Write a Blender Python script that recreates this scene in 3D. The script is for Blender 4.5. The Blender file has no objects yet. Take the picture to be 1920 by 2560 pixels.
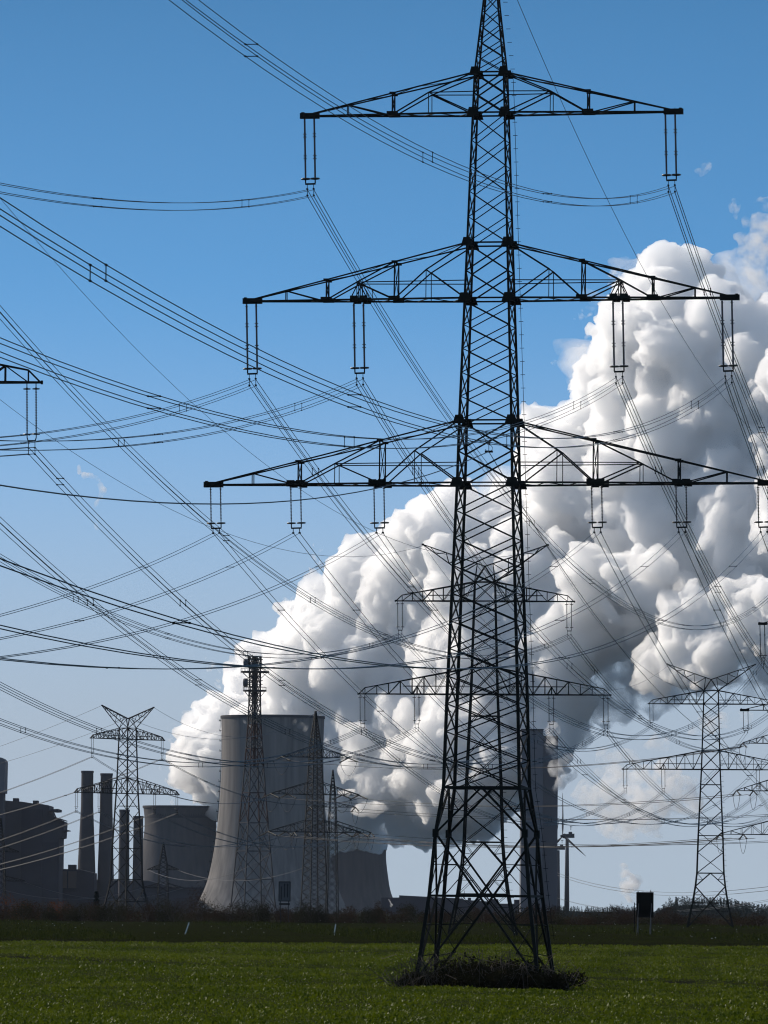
import bpy, bmesh, math, random, time
import numpy as np
from mathutils import Matrix, Vector
sc = bpy.context.scene
COL = sc.collection
F = 16340.0      # focal length in photograph pixels
HAZE = 0.000008
HC = 3.4         # eye height above datum
PITCH = math.atan((2271 - 1280) / F)
ROLL = math.radians(0.4)
R_ = math.radians
rng = np.random.default_rng(11)
random.seed(4)


def P(x, y, D):
    """point of the place seen at photograph pixel x, y when it stands D metres away"""
    c, s = math.cos(-ROLL), math.sin(-ROLL)
    u, v = x - 960, y - 1280
    u, v = c * u - s * v, s * u + c * v
    cp, sp = math.cos(PITCH), math.sin(PITCH)
    d = (cp * F + v * sp); z = (sp * F - v * cp)
    return Vector((u / d * D, D, HC + z / d * D))


# ------------------------------------------------------------------ materials
def mat(name, col, rough=.7, metal=0., noise=None, bump=0., spec=.5, scale=1., stretch=(1, 1, 1), transl=0.):
    m = bpy.data.materials.new(name); m.use_nodes = True
    t = m.node_tree; N = t.nodes; L = t.links
    b = N['Principled BSDF']
    b.inputs['Base Color'].default_value = (*col, 1); b.inputs['Roughness'].default_value = rough
    b.inputs['Metallic'].default_value = metal; b.inputs['Specular IOR Level'].default_value = spec
    if noise:
        tc = N.new('ShaderNodeTexCoord'); mp = N.new('ShaderNodeMapping'); mp.inputs['Scale'].default_value = stretch
        nz = N.new('ShaderNodeTexNoise'); nz.inputs['Scale'].default_value = scale; nz.inputs['Detail'].default_value = 6
        cr = N.new('ShaderNodeValToRGB'); e = cr.color_ramp.elements
        e[0].position = .3; e[1].position = .7
        e[0].color = (*col, 1); e[1].color = (*noise, 1)
        L.new(tc.outputs['Object'], mp.inputs[0]); L.new(mp.outputs[0], nz.inputs['Vector'])
        L.new(nz.outputs['Fac'], cr.inputs[0]); L.new(cr.outputs[0], b.inputs['Base Color'])
        if bump:
            bp = N.new('ShaderNodeBump'); bp.inputs['Strength'].default_value = bump
            L.new(nz.outputs['Fac'], bp.inputs['Height']); L.new(bp.outputs[0], b.inputs['Normal'])
    if transl:
        tr = N.new('ShaderNodeBsdfTranslucent'); mx = N.new('ShaderNodeMixShader'); mx.inputs[0].default_value = transl
        tr.inputs[0].default_value = (col[0] * 1.5, col[1] * 1.5, col[2], 1)
        if noise:
            L.new(cr.outputs[0], tr.inputs[0])
        L.new(b.outputs[0], mx.inputs[1]); L.new(tr.outputs[0], mx.inputs[2])
        L.new(mx.outputs[0], N['Material Output'].inputs['Surface'])
    return m


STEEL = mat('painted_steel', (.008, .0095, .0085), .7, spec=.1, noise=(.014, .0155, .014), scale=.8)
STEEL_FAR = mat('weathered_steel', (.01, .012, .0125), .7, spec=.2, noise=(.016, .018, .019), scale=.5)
WIRE = mat('aluminium_wire', (.03, .03, .032), .45, .3)
WIRE_FAR = mat('far_aluminium_wire', (.035, .034, .034), .5, .2)
PORC = mat('brown_porcelain', (.035, .022, .02), .3)
RINGM = mat('ring_metal', (.05, .05, .05), .4, .5)
CONC = mat('tower_concrete', (.135, .13, .128), .95, spec=.1, noise=(.235, .222, .212), scale=.3, stretch=(1, 1, .05))
CONC2 = mat('old_tower_concrete', (.08, .08, .085), .95, spec=.1, noise=(.11, .105, .108), scale=.3, stretch=(1, 1, .05))
CHIM = mat('chimney_concrete', (.055, .055, .062), .95, spec=.1, noise=(.075, .073, .078), scale=.08)
CLAD = mat('boiler_cladding', (.05, .052, .066), .85, spec=.1, noise=(.068, .07, .085), scale=.03, stretch=(1, 1, .2))
CLAD_D = mat('dark_cladding', (.035, .037, .05), .85, spec=.1, noise=(.05, .052, .066), scale=.05)
CLAD_L = mat('pale_cladding', (.13, .135, .155), .8, spec=.1, noise=(.155, .16, .18), scale=.03)
CLAD_W = mat('tan_panel', (.1, .085, .075), .9, spec=.1, noise=(.12, .1, .09), scale=.05)
RED = mat('red_mast_paint', (.03, .014, .012), .8, spec=.1)
WHITE = mat('white_mast_paint', (.045, .045, .047), .8, spec=.1)
DISH = mat('dish_cover', (.06, .065, .08), .6)
TURB = mat('turbine_white', (.045, .05, .06), .8, spec=.1)
SIGNB = mat('sign_back', (.005, .0055, .005), .9, spec=.03)
SIGNF = mat('sign_face', (.11, .115, .12), .8, spec=.1)
SIGNK = mat('sign_symbol', (.006, .006, .007), .7)
GALV = mat('galvanised_post', (.1, .1, .1), .5, .5)
POSTW = mat('white_post', (.75, .75, .72), .5)
BARK = mat('bark', (.035, .028, .022), .9, noise=(.06, .045, .035), scale=2)
CROP = mat('crop_leaf', (.056, .08, .003), .5, noise=(.105, .13, .008), scale=.04, stretch=(.6, 1, 1), transl=.35, spec=.07)
SOIL = mat('field_soil', (.02, .026, .008), .95, spec=0., noise=(.028, .034, .01), scale=.3)
MEADOW = mat('verge_soil', (.009, .011, .005), .95, spec=0., noise=(.014, .016, .006), scale=.2)
VERGE = mat('verge_grass', (.018, .026, .005), .8, noise=(.05, .058, .012), scale=.12, transl=.2, spec=0.)
FAR_G = mat('far_ground', (.012, .014, .008), .95, spec=0., noise=(.02, .021, .013), scale=.01)
BRAMB = mat('bramble_leaf', (.014, .016, .008), .7, noise=(.026, .022, .012), scale=1.2, transl=.12, spec=0.)
SHR = [mat('shrub_olive', (.022, .022, .012), .8, noise=(.036, .032, .018), scale=.6, transl=.2, spec=0.),
       mat('shrub_brown', (.035, .024, .016), .8, noise=(.05, .032, .02), scale=.6, transl=.2, spec=0.),
       mat('shrub_orange', (.11, .038, .012), .8, noise=(.15, .055, .018), scale=.6, transl=.25, spec=0.)]
TWIG = mat('bare_twig', (.04, .034, .032), .9, spec=0., noise=(.06, .045, .042), scale=1)
SPRUCE = mat('spruce_needle', (.018, .026, .024), .85, spec=0., noise=(.03, .038, .032), scale=.2)
HILLM = mat('wooded_hill', (.009, .012, .013), .95, spec=0.)


def steam_mat(name, dens, aniso=.35, ragged=0.):
    m = bpy.data.materials.new(name); m.use_nodes = True
    t = m.node_tree; t.nodes.clear()
    o = t.nodes.new('ShaderNodeOutputMaterial'); v = t.nodes.new('ShaderNodeVolumeScatter')
    v.inputs['Color'].default_value = (1, 1, 1, 1); v.inputs['Density'].default_value = dens
    v.inputs['Anisotropy'].default_value = aniso
    t.links.new(v.outputs[0], o.inputs['Volume'])
    if ragged:      # thin vapour: density breaks up into shreds
        tc = t.nodes.new('ShaderNodeTexCoord'); nz = t.nodes.new('ShaderNodeTexNoise'); mr = t.nodes.new('ShaderNodeMapRange')
        nz.inputs['Scale'].default_value = 1 / ragged; nz.inputs['Detail'].default_value = 5; nz.inputs['Roughness'].default_value = .6
        for i, q in enumerate((.42, .68, 0., dens * 3.)): mr.inputs[i + 1].default_value = q
        t.links.new(tc.outputs['Object'], nz.inputs['Vector']); t.links.new(nz.outputs['Fac'], mr.inputs[0]); t.links.new(mr.outputs[0], v.inputs['Density'])
    return m


# ------------------------------------------------------------------ mesh helpers
class MB:
    def __init__(self): self.v = []; self.f = []

    def add(self, vs, fs):
        o = len(self.v); self.v += [tuple(p) for p in vs]; self.f += [tuple(i + o for i in q) for q in fs]

    def beam(self, a, b, w, w2=None, h=None):
        a = Vector(a); b = Vector(b); d = b - a
        if d.length < 1e-6: return
        d.normalize(); ref = Vector((0, 0, 1)) if abs(d.z) < .92 else Vector((0, 1, 0))
        s = d.cross(ref).normalized(); u = s.cross(d)
        w2 = w if w2 is None else w2; vs = []
        for p, ww in ((a, w), (b, w2)):
            hh = (h if h else ww)
            for i, j in ((-1, -1), (1, -1), (1, 1), (-1, 1)):
                vs.append(p + s * (i * ww / 2) + u * (j * hh / 2))
        self.add(vs, [(0, 1, 5, 4), (1, 2, 6, 5), (2, 3, 7, 6), (3, 0, 4, 7), (3, 2, 1, 0), (4, 5, 6, 7)])

    def box(self, c, s, rz=0.):
        c = Vector(c); vs = []
        for z in (-1, 1):
            for i, j in ((-1, -1), (1, -1), (1, 1), (-1, 1)):
                x, y = i * s[0] / 2, j * s[1] / 2
                vs.append((c.x + x * math.cos(rz) - y * math.sin(rz), c.y + x * math.sin(rz) + y * math.cos(rz), c.z + z * s[2] / 2))
        self.add(vs, [(3, 2, 1, 0), (4, 5, 6, 7), (0, 1, 5, 4), (1, 2, 6, 5), (2, 3, 7, 6), (3, 0, 4, 7)])

    def prism(self, prof, y0, y1):
        """outline in x,z given thickness from y0 to y1"""
        n = len(prof)
        vs = [(x, y0, z) for x, z in prof] + [(x, y1, z) for x, z in prof]
        fs = [tuple(range(n)), tuple(range(2 * n - 1, n - 1, -1))]
        fs += [(i, i + n, (i + 1) % n + n, (i + 1) % n) for i in range(n)]
        self.add(vs, fs)

    def tube(self, pts, r, n=4, r2=None, caps=True):
        pts = [Vector(p) for p in pts]; m = len(pts); o = len(self.v)
        for k, p in enumerate(pts):
            d = (pts[min(k + 1, m - 1)] - pts[max(k - 1, 0)]).normalized()
            ref = Vector((0, 0, 1)) if abs(d.z) < .95 else Vector((1, 0, 0))
            s = d.cross(ref).normalized(); u = s.cross(d)
            rr = r if r2 is None else r + (r2 - r) * k / (m - 1)
            for i in range(n):
                a = 2 * math.pi * i / n
                self.v.append(tuple(p + s * (rr * math.cos(a)) + u * (rr * math.sin(a))))
        for k in range(m - 1):
            for i in range(n):
                j = (i + 1) % n
                self.f.append((o + k * n + i, o + k * n + j, o + (k + 1) * n + j, o + (k + 1) * n + i))
        if caps:
            self.f.append(tuple(o + i for i in range(n - 1, -1, -1))); self.f.append(tuple(o + (m - 1) * n + i for i in range(n)))

    def lathe(self, prof, n, c=(0, 0, 0), closed=False):
        o = len(self.v); m = len(prof)
        for r, z in prof:
            for i in range(n):
                a = 2 * math.pi * i / n
                self.v.append((c[0] + r * math.cos(a), c[1] + r * math.sin(a), c[2] + z))
        for k in range(m - 1 + (1 if closed else 0)):
            k2 = (k + 1) % m
            for i in range(n):
                j = (i + 1) % n
                self.f.append((o + k * n + i, o + k * n + j, o + k2 * n + j, o + k2 * n + i))

    def torus(self, c, R, r, n=16, k=6):
        self.lathe([(R + r * math.cos(2 * math.pi * q / k), r * math.sin(2 * math.pi * q / k)) for q in range(k)], n, c, True)

    def build(self, name, m, parent=None, smooth=False, loc=None):
        me = bpy.data.meshes.new(name); me.from_pydata(self.v, [], self.f)
        if smooth: me.polygons.foreach_set('use_smooth', [True] * len(me.polygons))
        me.materials.append(m); me.update()
        return link(name, me, parent, loc)


def link(name, me, parent=None, loc=None):
    o = bpy.data.objects.new(name, me); COL.objects.link(o)
    if parent: o.parent = parent
    if loc is not None: o.location = loc
    return o


def tag(o, label, cat, group=None, kind=None):
    o['label'] = label; o['category'] = cat
    if group: o['group'] = group
    if kind: o['kind'] = kind
    return o


def thing(name, label, cat, loc=(0, 0, 0), rz=0., group=None):
    o = bpy.data.objects.new(name, None); COL.objects.link(o); o.empty_display_size = .5
    o.location = loc; o.rotation_euler = (0, 0, rz)
    return tag(o, label, cat, group)


def struct(o): o['kind'] = 'structure'; return o


def dup(root, loc, rot, label, group=None):
    r = root.copy(); COL.objects.link(r); r.location = loc; r.rotation_euler = rot; r['label'] = label
    if group: r['group'] = group
    for ch in list(root.children):
        c = ch.copy(); COL.objects.link(c); c.parent = r
        for g in ch.children:
            d = g.copy(); COL.objects.link(d); d.parent = c
    return r


def np_mesh(name, V, Fq, m, parent=None, smooth=False):
    me = bpy.data.meshes.new(name); k = Fq.shape[1]
    me.vertices.add(len(V)); me.vertices.foreach_set('co', np.ascontiguousarray(V, np.float32).ravel())
    me.loops.add(Fq.size); me.loops.foreach_set('vertex_index', np.ascontiguousarray(Fq, np.int32).ravel())
    me.polygons.add(len(Fq)); me.polygons.foreach_set('loop_start', np.arange(0, Fq.size, k, dtype=np.int32))
    me.update(calc_edges=True); me.materials.append(m)
    if smooth: me.polygons.foreach_set('use_smooth', [True] * len(me.polygons))
    return link(name, me, parent)


def leaf_quads(C, S, up=.35, aspect=.55):
    """little leaf faces at points C of size S with scattered directions"""
    n = len(C)
    a = rng.normal(size=(n, 3)); a[:, 2] = a[:, 2] * up + up; a /= np.linalg.norm(a, axis=1)[:, None]
    b = rng.normal(size=(n, 3)); b -= a * (a * b).sum(1)[:, None]; b /= np.linalg.norm(b, axis=1)[:, None]
    S = np.asarray(S).reshape(-1, 1) * np.ones((n, 1))
    l = a * S; w = b * S * aspect * .5
    V = np.stack([C, C + l * .5 + w, C + l, C + l * .5 - w], 1).reshape(-1, 3)
    return V, np.arange(4 * n).reshape(-1, 4)


# ------------------------------------------------------------------ camera, sun, sky
cd = bpy.data.cameras.new('camera'); cd.sensor_fit = 'VERTICAL'; cd.sensor_height = 36; cd.lens = 36 * F / 2560
cd.clip_start = 1; cd.clip_end = 60000
cam = bpy.data.objects.new('camera', cd); COL.objects.link(cam); sc.camera = cam
cam.matrix_world = Matrix.Translation((0, 0, HC)) @ Matrix.Rotation(math.pi / 2 + PITCH, 4, 'X') @ Matrix.Rotation(ROLL, 4, 'Z')

SUN_AZ, SUN_EL = R_(53), R_(29)
sd = bpy.data.lights.new('sun', 'SUN'); sd.energy = 3.5; sd.angle = R_(.5); sd.color = (1, .9, .78)
sun = bpy.data.objects.new('sun', sd); COL.objects.link(sun)
sv = Vector((-math.sin(SUN_AZ) * math.cos(SUN_EL), math.cos(SUN_AZ) * math.cos(SUN_EL), math.sin(SUN_EL)))
sun.rotation_euler = sv.to_track_quat('Z', 'Y').to_euler(); sun.location = (-200, 100, 300)

w = bpy.data.worlds.new('World'); sc.world = w; w.use_nodes = True
N = w.node_tree.nodes; L = w.node_tree.links
bg = N['Background']; bg.inputs[1].default_value = .145
tc = N.new('ShaderNodeTexCoord'); mp = N.new('ShaderNodeMapping')
mp.inputs['Scale'].default_value = (1, 1, 5.8); mp.inputs['Location'].default_value = (0, 0, .12)
sky = N.new('ShaderNodeTexSky'); sky.sky_type = 'NISHITA'; sky.sun_disc = False
sky.sun_elevation = SUN_EL; sky.sun_rotation = -SUN_AZ; sky.dust_density = .4; sky.ozone_density = 1.5; sky.air_density = 1.0
hs = N.new('ShaderNodeHueSaturation'); hs.inputs['Saturation'].default_value = 1.3; hs.inputs['Hue'].default_value = .49
L.new(tc.outputs['Generated'], mp.inputs[0]); L.new(mp.outputs[0], sky.inputs[0])
tn = N.new('ShaderNodeVectorMath'); tn.operation = 'MULTIPLY'; tn.inputs[1].default_value = (.97, 1.06, 1.06)
L.new(sky.outputs[0], hs.inputs['Color']); L.new(hs.outputs[0], tn.inputs[0]); 
sx = N.new('ShaderNodeSeparateXYZ'); mr = N.new('ShaderNodeMapRange'); mr.interpolation_type = 'SMOOTHSTEP'     # the milky lower sky
for i_, v_ in enumerate((.02, .1, .95, 0.)): mr.inputs[i_ + 1].default_value = v_
mxr = N.new('ShaderNodeMix'); mxr.data_type = 'RGBA'; mxr.inputs[7].default_value = (2.3, 2.72, 3.2, 1)
L.new(tc.outputs['Generated'], sx.inputs[0]); L.new(sx.outputs[2], mr.inputs[0]); L.new(mr.outputs[0], mxr.inputs[0])
L.new(tn.outputs[0], mxr.inputs[6])
mr2 = N.new('ShaderNodeMapRange'); mr2.interpolation_type = 'SMOOTHSTEP'     # sky above the view whitened, added fill to brighten and neutralise shade
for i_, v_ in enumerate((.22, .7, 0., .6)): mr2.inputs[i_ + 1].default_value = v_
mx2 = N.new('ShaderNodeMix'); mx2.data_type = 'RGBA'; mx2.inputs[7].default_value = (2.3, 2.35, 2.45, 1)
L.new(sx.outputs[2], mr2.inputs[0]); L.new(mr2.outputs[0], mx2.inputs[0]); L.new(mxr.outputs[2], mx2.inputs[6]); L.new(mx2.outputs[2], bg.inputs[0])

sc.view_settings.view_transform = 'Standard'; sc.view_settings.look = 'None'; sc.view_settings.exposure = .3; sc.view_settings.gamma = 1
sc.cycles.volume_bounces = 56; sc.cycles.max_bounces = 64; sc.cycles.transparent_max_bounces = 64
sc.cycles.diffuse_bounces = 3; sc.cycles.glossy_bounces = 2; sc.cycles.transmission_bounces = 4
sc.cycles.use_denoising = True; sc.cycles.filter_width = 1.15

# ------------------------------------------------------------------ terrain
ZD = [(-300, -1.7), (0, -1.7), (283, -1.7), (400, -1.4), (520, -.86), (600, -.4), (640, -.12), (646, -.5), (655, -.5), (668, .12), (700, .2), (900, .35), (1200, .6), (1400, .3), (2000, 0), (30000, -6)]
zx = np.array([p[0] for p in ZD], float); zy = np.array([p[1] for p in ZD])


def track_d(x): return 470 - x * 1.9      # the worn tramline crossing the field


def gz(x, d):
    x = np.asarray(x, float); d = np.asarray(d, float)
    z = np.interp(d, zx, zy)
    f = np.clip((640 - d) / 60, 0, 1) * np.clip(d / 200, 0, 1)
    z = z + f * (.10 * np.sin(x * .11 + d * .021) + .08 * np.sin(d * .075 + x * .03) + .05 * np.sin(x * .37 + d * .13))
    t = d - track_d(x)
    z = z - .5 * np.exp(-(t / 6.) ** 2) * (f > 0)
    return z


def sheet(name, ds, xs_of, m, lift=0.):
    V = []; nx = 0
    for d in ds:
        xs = xs_of(d); nx = len(xs)
        z = gz(xs, np.full(nx, d)) + lift
        V.append(np.stack([xs, np.full(nx, d), z], 1))
    V = np.concatenate(V); q = []
    i = np.arange(nx - 1)
    for r in range(len(ds) - 1):
        a = r * nx + i
        q.append(np.stack([a, a + 1, a + nx + 1, a + nx], 1))
    return struct(np_mesh(name, V, np.concatenate(q), m, smooth=True))


sheet('ground', np.concatenate([np.linspace(-300, 200, 6), np.linspace(230, 660, 100), np.linspace(665, 1500, 60), np.geomspace(1600, 30000, 14)]),
      lambda d: np.linspace(-1, 1, 41) * max(140, d * .35 if d > 600 else 140), FAR_G, -.05)
sheet('field', np.linspace(180, 643, 180), lambda d: np.linspace(-130, 130, 90), SOIL)
sheet('verge', np.concatenate([np.linspace(643.5, 720, 40), np.linspace(730, 1330, 60)]), lambda d: np.linspace(-220, 220, 60), MEADOW)

# crop leaves on the field and grass on the verge: uncountable
n = 330000
d = 250 + (641 - 250) * rng.random(n) ** 1.15
x = (rng.random(n) * 2 - 1) * (d * .068 + 6)
keep = np.abs(d - track_d(x) + rng.normal(size=n) * 2.5) > 7.
keep &= ~((np.abs(d - 585 - .25 * x) < 2.2) & (x > -9) & (x < 4))
d, x = d[keep], x[keep]
C = np.stack([x, d, gz(x, d) + rng.random(len(d)) * .1], 1)
patch = .75 + .35 * np.sin(x * .9 + d * .05) * np.sin(d * .11 - x * .2)
V, Q = leaf_quads(C, (.1 + .16 * rng.random(len(d))) * patch, .8, .75)
tag(np_mesh('crop_leaves', V, Q, CROP), 'low green crop covering the field in the foreground', 'crop', kind='stuff')
n = 90000
d = 665 + (1320 - 665) * rng.random(n) ** 1.6
x = (rng.random(n) * 2 - 1) * (d * .068 + 8)
C = np.stack([x, d, gz(x, d)], 1)
tall = .14 + .35 * (np.sin(x * .15 + d * .01) > .2) * rng.random(n)
V, Q = leaf_quads(C, tall * (.4 + rng.random(n)), 1.6, .25)
tag(np_mesh('verge_grass', V, Q, VERGE), 'rough dark grass on the bank beyond the field', 'grass', kind='stuff')

n = 170
d = 665 + 640 * rng.random(n) ** 1.3; x = (rng.random(n) * 2 - 1) * d * .06
V, Q = leaf_quads(np.stack([x, d, gz(x, d) + .45], 1), .06 + .07 * rng.random(n), .8, .9)
tag(np_mesh('pale_flowers', V, Q, POSTW), 'scattered pale seed heads on the dark bank', 'flowers', kind='stuff')

# ------------------------------------------------------------------ lattice pylons
def interp(tab, z):
    zs = [p[0] for p in tab]; ws = [p[1] for p in tab]
    return float(np.interp(z, zs, ws))


def corners(tab, z):
    h = interp(tab, z); return [Vector((-h, -h, z)), Vector((h, -h, z)), Vector((h, h, z)), Vector((-h, h, z))]


def legs(tab, z0, z1, t0, t1, parent, m, n=14):
    zs = sorted(set([z0, z1] + [p[0] for p in tab if z0 < p[0] < z1]))
    for c in range(4):
        mb = MB()
        for a, b in zip(zs[:-1], zs[1:]):
            f0 = t0 + (t1 - t0) * (a - z0) / (z1 - z0); f1 = t0 + (t1 - t0) * (b - z0) / (z1 - z0)
            mb.beam(corners(tab, a)[c], corners(tab, b)[c], f0, f1)
        mb.build('leg', m, parent)


def xpanels(mb, tab, z0, z1, h, t, belts=(), stagger=True):
    n = max(1, round((z1 - z0) / h)); dz = (z1 - z0) / n
    for k in range(n):
        a, b = corners(tab, z0 + k * dz), corners(tab, z0 + (k + 1) * dz)
        for i in range(4):
            j = (i + 1) % 4
            mb.beam(a[i], b[j], t); mb.beam(a[j], b[i], t)
    for z in belts:
        c = corners(tab, z)
        for i in range(4): mb.beam(c[i], c[(i + 1) % 4], t * 1.15)


def portal(mb, tab, z0, zb2, zk, zb1, t):
    """the big splayed bracing at the foot: K above, X through the belt, K to the feet, with thin secondary bars"""
    for i in range(4):
        j = (i + 1) % 4
        A1, B1 = corners(tab, zb1)[i], corners(tab, zb1)[j]; m1 = (A1 + B1) / 2
        Ak, Bk = corners(tab, zk)[i], corners(tab, zk)[j]
        A2, B2 = corners(tab, zb2)[i], corners(tab, zb2)[j]; m2 = (A2 + B2) / 2
        A0, B0 = corners(tab, z0)[i], corners(tab, z0)[j]
        mb.beam(A1, B1, t * 1.7); mb.beam(A2, B2, t * 1.7)
        mb.beam(m1, Ak, t * 1.5); mb.beam(m1, Bk, t * 1.5)
        mb.beam(Ak, m2, t * 1.5); mb.beam(Bk, m2, t * 1.5)
        mb.beam(m2, A0.lerp(A2, .1), t * 1.5); mb.beam(m2, B0.lerp(B2, .1), t * 1.5)
        for X1, Xk, X2, X0 in ((A1, Ak, A2, A0), (B1, Bk, B2, B0)):
            s = t * .6
            q = m1.lerp(Xk, .5); mb.beam(q, X1.lerp(Xk, .45), s); mb.beam(q, X1, s)
            q = Xk.lerp(m2, .5); l = Xk.lerp(X2, .5); mb.beam(q, l, s); mb.beam(q, X2, s); mb.beam(Xk.lerp(m2, .25), l, s)
            q = m2.lerp(X0, .3); l = X2.lerp(X0, .32); mb.beam(q, X2, s); mb.beam(q, l, s)
            q2 = m2.lerp(X0, .62); mb.beam(q2, l, s); mb.beam(q2, X2.lerp(X0, .66), s)
            mb.beam(m2.lerp(X0, .81), X2.lerp(X0, .66), s); mb.beam(m2.lerp(X0, .81), X2.lerp(X0, .84), s)


def crossarm_big(sd, zb, zt, tab, tip, p1, p2, parent, inner=None, t=.078):
    """the deep tie-backed arm of the tall pylon; p1, p2 posts as distances from the axis"""
    mb = MB(); wb, wt = interp(tab, zb), interp(tab, zt)

    def bot(u, e): return Vector((sd * u, e * wb * max(.1, (tip - u) / (tip - wb)), zb))

    def ztop(u): return zb + .12 + (zt - zb - .12) * (tip - .5 - u) / (tip - .5 - wt)

    def top(u, e): return Vector((sd * u, e * (wt * max(.1, (tip - u) / (tip - wt))), ztop(u)))
    for e in (-1, 1):
        mb.beam(bot(wb, e), bot(tip, e), t * 1.5, t * 1.3); mb.beam(top(wt, e), top(tip - .5, e), t * 1.1, t)
        posts = [p for p in (p1, p2) if p]
        edges = [wb] + posts
        for k, pp in enumerate(posts):
            a = edges[k]; m_ = a + (pp - a) * .55
            za = ztop(a if k else wt)
            zm = zb + (za - zb) * (.52 if k == 0 else .47)
            ym = bot(m_, e).y * .95
            Mn = Vector((sd * m_, ym, zm))
            mb.beam(top(a if k else wt, e), Mn, t); mb.beam(Mn, bot(pp, e), t)
            mb.beam(Mn, bot(a, e), t); mb.beam(Mn, bot(m_, e), t * .6)
            mb.beam(top(pp, e), bot(pp, e), t)
            if k == len(posts) - 1: mb.beam(Mn, Vector((sd * interp(tab, zm), e * interp(tab, zm), zm)), t * .75)
        a = edges[-1]; m_ = a + (tip - a) * .5
        mb.beam(top(m_, e), bot(a + .3, e), t * .9); mb.beam(top(m_, e), bot(m_, e), t * .7)
    for pp in [p for p in (p1, p2) if p]:
        mb.beam(top(pp, -1), top(pp, 1), t * .8); mb.beam(top(pp, -1), bot(pp, 1), t * .5); mb.beam(top(pp, 1), bot(pp, -1), t * .5)
    k = max(6, int(tip / 1.1)); us = np.linspace(wb, tip - .8, k)
    for i in range(k - 1): mb.beam(bot(us[i], 1 if i % 2 else -1), bot(us[i + 1], -1 if i % 2 else 1), t * .6)
    us = np.linspace(wt, tip - 2, 6)
    for i in range(5): mb.beam(top(us[i], 1 if i % 2 else -1), top(us[i + 1], -1 if i % 2 else 1), t * .45)
    mb.box((sd * (tip - .45), 0, zb + .02), (1.2, .3, .34)); mb.box((sd * (tip - .02), 0, zb + .06), (.16, .34, .36))
    for u in [p for p in (p1, p2) if p]:
        for e in (-1, 1):
            q = bot(u, e); mb.box((q.x, q.y, q.z + .06), (.7, .06, .28))
            q = top(u, e); mb.box((q.x, q.y, q.z), (.38, .06, .17))
    for u in (inner or []):
        for s in (-.3, .3):
            for e in (-1, 1):
                q = bot(u + s, e); mb.box((q.x, q.y, q.z + .05), (.5, .05, .4))
        if len(inner) == 1:
            zc = zb + 1.1
            for e in (-1, 1):
                for s in (-.55, .0, .55): mb.beam((sd * u, bot(u, e).y, zc), bot(u + s, e), t * .75)
            mb.beam(bot(u - .3, -1), bot(u - .3, 1), t * 1.2); mb.beam(bot(u + .3, -1), bot(u + .3, 1), t * 1.2)
    return mb.build('crossarm', STEEL, parent)


TABM = [(-1.4, 3.78), (4.2, 3.06), (8.0, 2.74), (10.8, 2.33), (16.5, 2.17), (29.4, 1.70), (33.2, 1.61), (40.7, 1.36), (44.2, 1.24), (52.1, .99), (54.7, .9), (59, .46), (63.1, .12)]
ARM_M = dict(T=(52.24, 54.75), M=(40.78, 44.2), B=(29.42, 33.25))


def big_pylon(label, loc, rz):
    t = thing('lattice_pylon', label, 'pylon', loc, rz)
    legs(TABM, -1.4, 33.2, .215, .15, t, STEEL)
    up = MB()
    for c in range(4):
        for a, b in ((33.2, 40.7), (40.7, 44.2), (44.2, 52.1), (52.1, 54.7), (54.7, 59.), (59., 63.1)):
            up.beam(corners(TABM, a)[c], corners(TABM, b)[c], .15 - (a - 33) * .0022, .15 - (b - 33) * .0022)
    xpanels(up, TABM, 33.25, 40.6, 1.62, .062); xpanels(up, TABM, 40.78, 44.15, 1.68, .085)
    xpanels(up, TABM, 44.2, 52.1, 1.58, .056); xpanels(up, TABM, 52.24, 54.7, 1.25, .085, (52.24, 54.75, 44.2, 40.78, 33.25))
    xpanels(up, TABM, 54.8, 62.4, .93, .055)
    up.box((0, 0, 63.15), (.5, .3, .3))
    lo = MB()
    for z, hx in ((29.42, 1.), (33.25, .9), (40.78, .95), (44.2, .85), (52.24, .85), (54.75, .75)):
        for c in corners(TABM, z):
            e = 1 if c.y > 0 else -1
            (up if z > 31 else lo).prism([(c.x - hx * .44, z - .22), (c.x + hx * .44, z - .22), (c.x + hx * .26, z + .32), (c.x - hx * .26, z + .32)], c.y + e * .12, c.y + e * .15)

    up.build('upper_lattice', STEEL, t)
    xpanels(lo, TABM, 10.8, 29.4, 1.69, .076, (29.42,)); xpanels(lo, TABM, 29.5, 33.2, 1.85, .095)
    lo.build('lower_lattice', STEEL, t)
    ft = MB(); portal(ft, TABM, -1.4, 4.2, 8.0, 10.8, .082)
    for c in corners(TABM, 8.0): ft.box(c, (.34, .34, .5))
    ft.build('foot_bracing', STEEL, t)
    for sd in (-1, 1):
        zb, zt = ARM_M['T']; crossarm_big(sd, zb, zt, TABM, 11.75, 6.06, None, t)
        zb, zt = ARM_M['M']; crossarm_big(sd, zb, zt, TABM, 15.25, 5.8, 10.1, t, [8.04])
        zb, zt = ARM_M['B']; crossarm_big(sd, zb, zt, TABM, 17.6, 6.6, 11.75, t, [6.74, 11.93])
    st = MB(); k = 0; z = 1.
    while z < 62:
        h = interp(TABM, z)
        st.beam((h + .22, h, z), (h + .5, h, z), .03); z += .82
    pts = [(interp(TABM, z) + .36, interp(TABM, z), z) for z in np.linspace(1.5, 55, 30)]
    st.tube(pts, .018, 3)
    st.build('climbing_pegs', STEEL, t)
    return t


M1 = (6.404, 400., .15625); M0 = (-48.18, -55.17, .126); M2 = (64.515, 856.25, .155)
near_pylon = big_pylon('tallest lattice pylon with three long crossarms standing in a bramble patch on the green field', (M1[0], M1[1], 0), -M1[2])
dup(near_pylon, (M2[0], M2[1], .31), (0, 0, -M2[2]), 'pylon mostly beyond the right edge, two left arm ends showing by the hill pylon')

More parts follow.
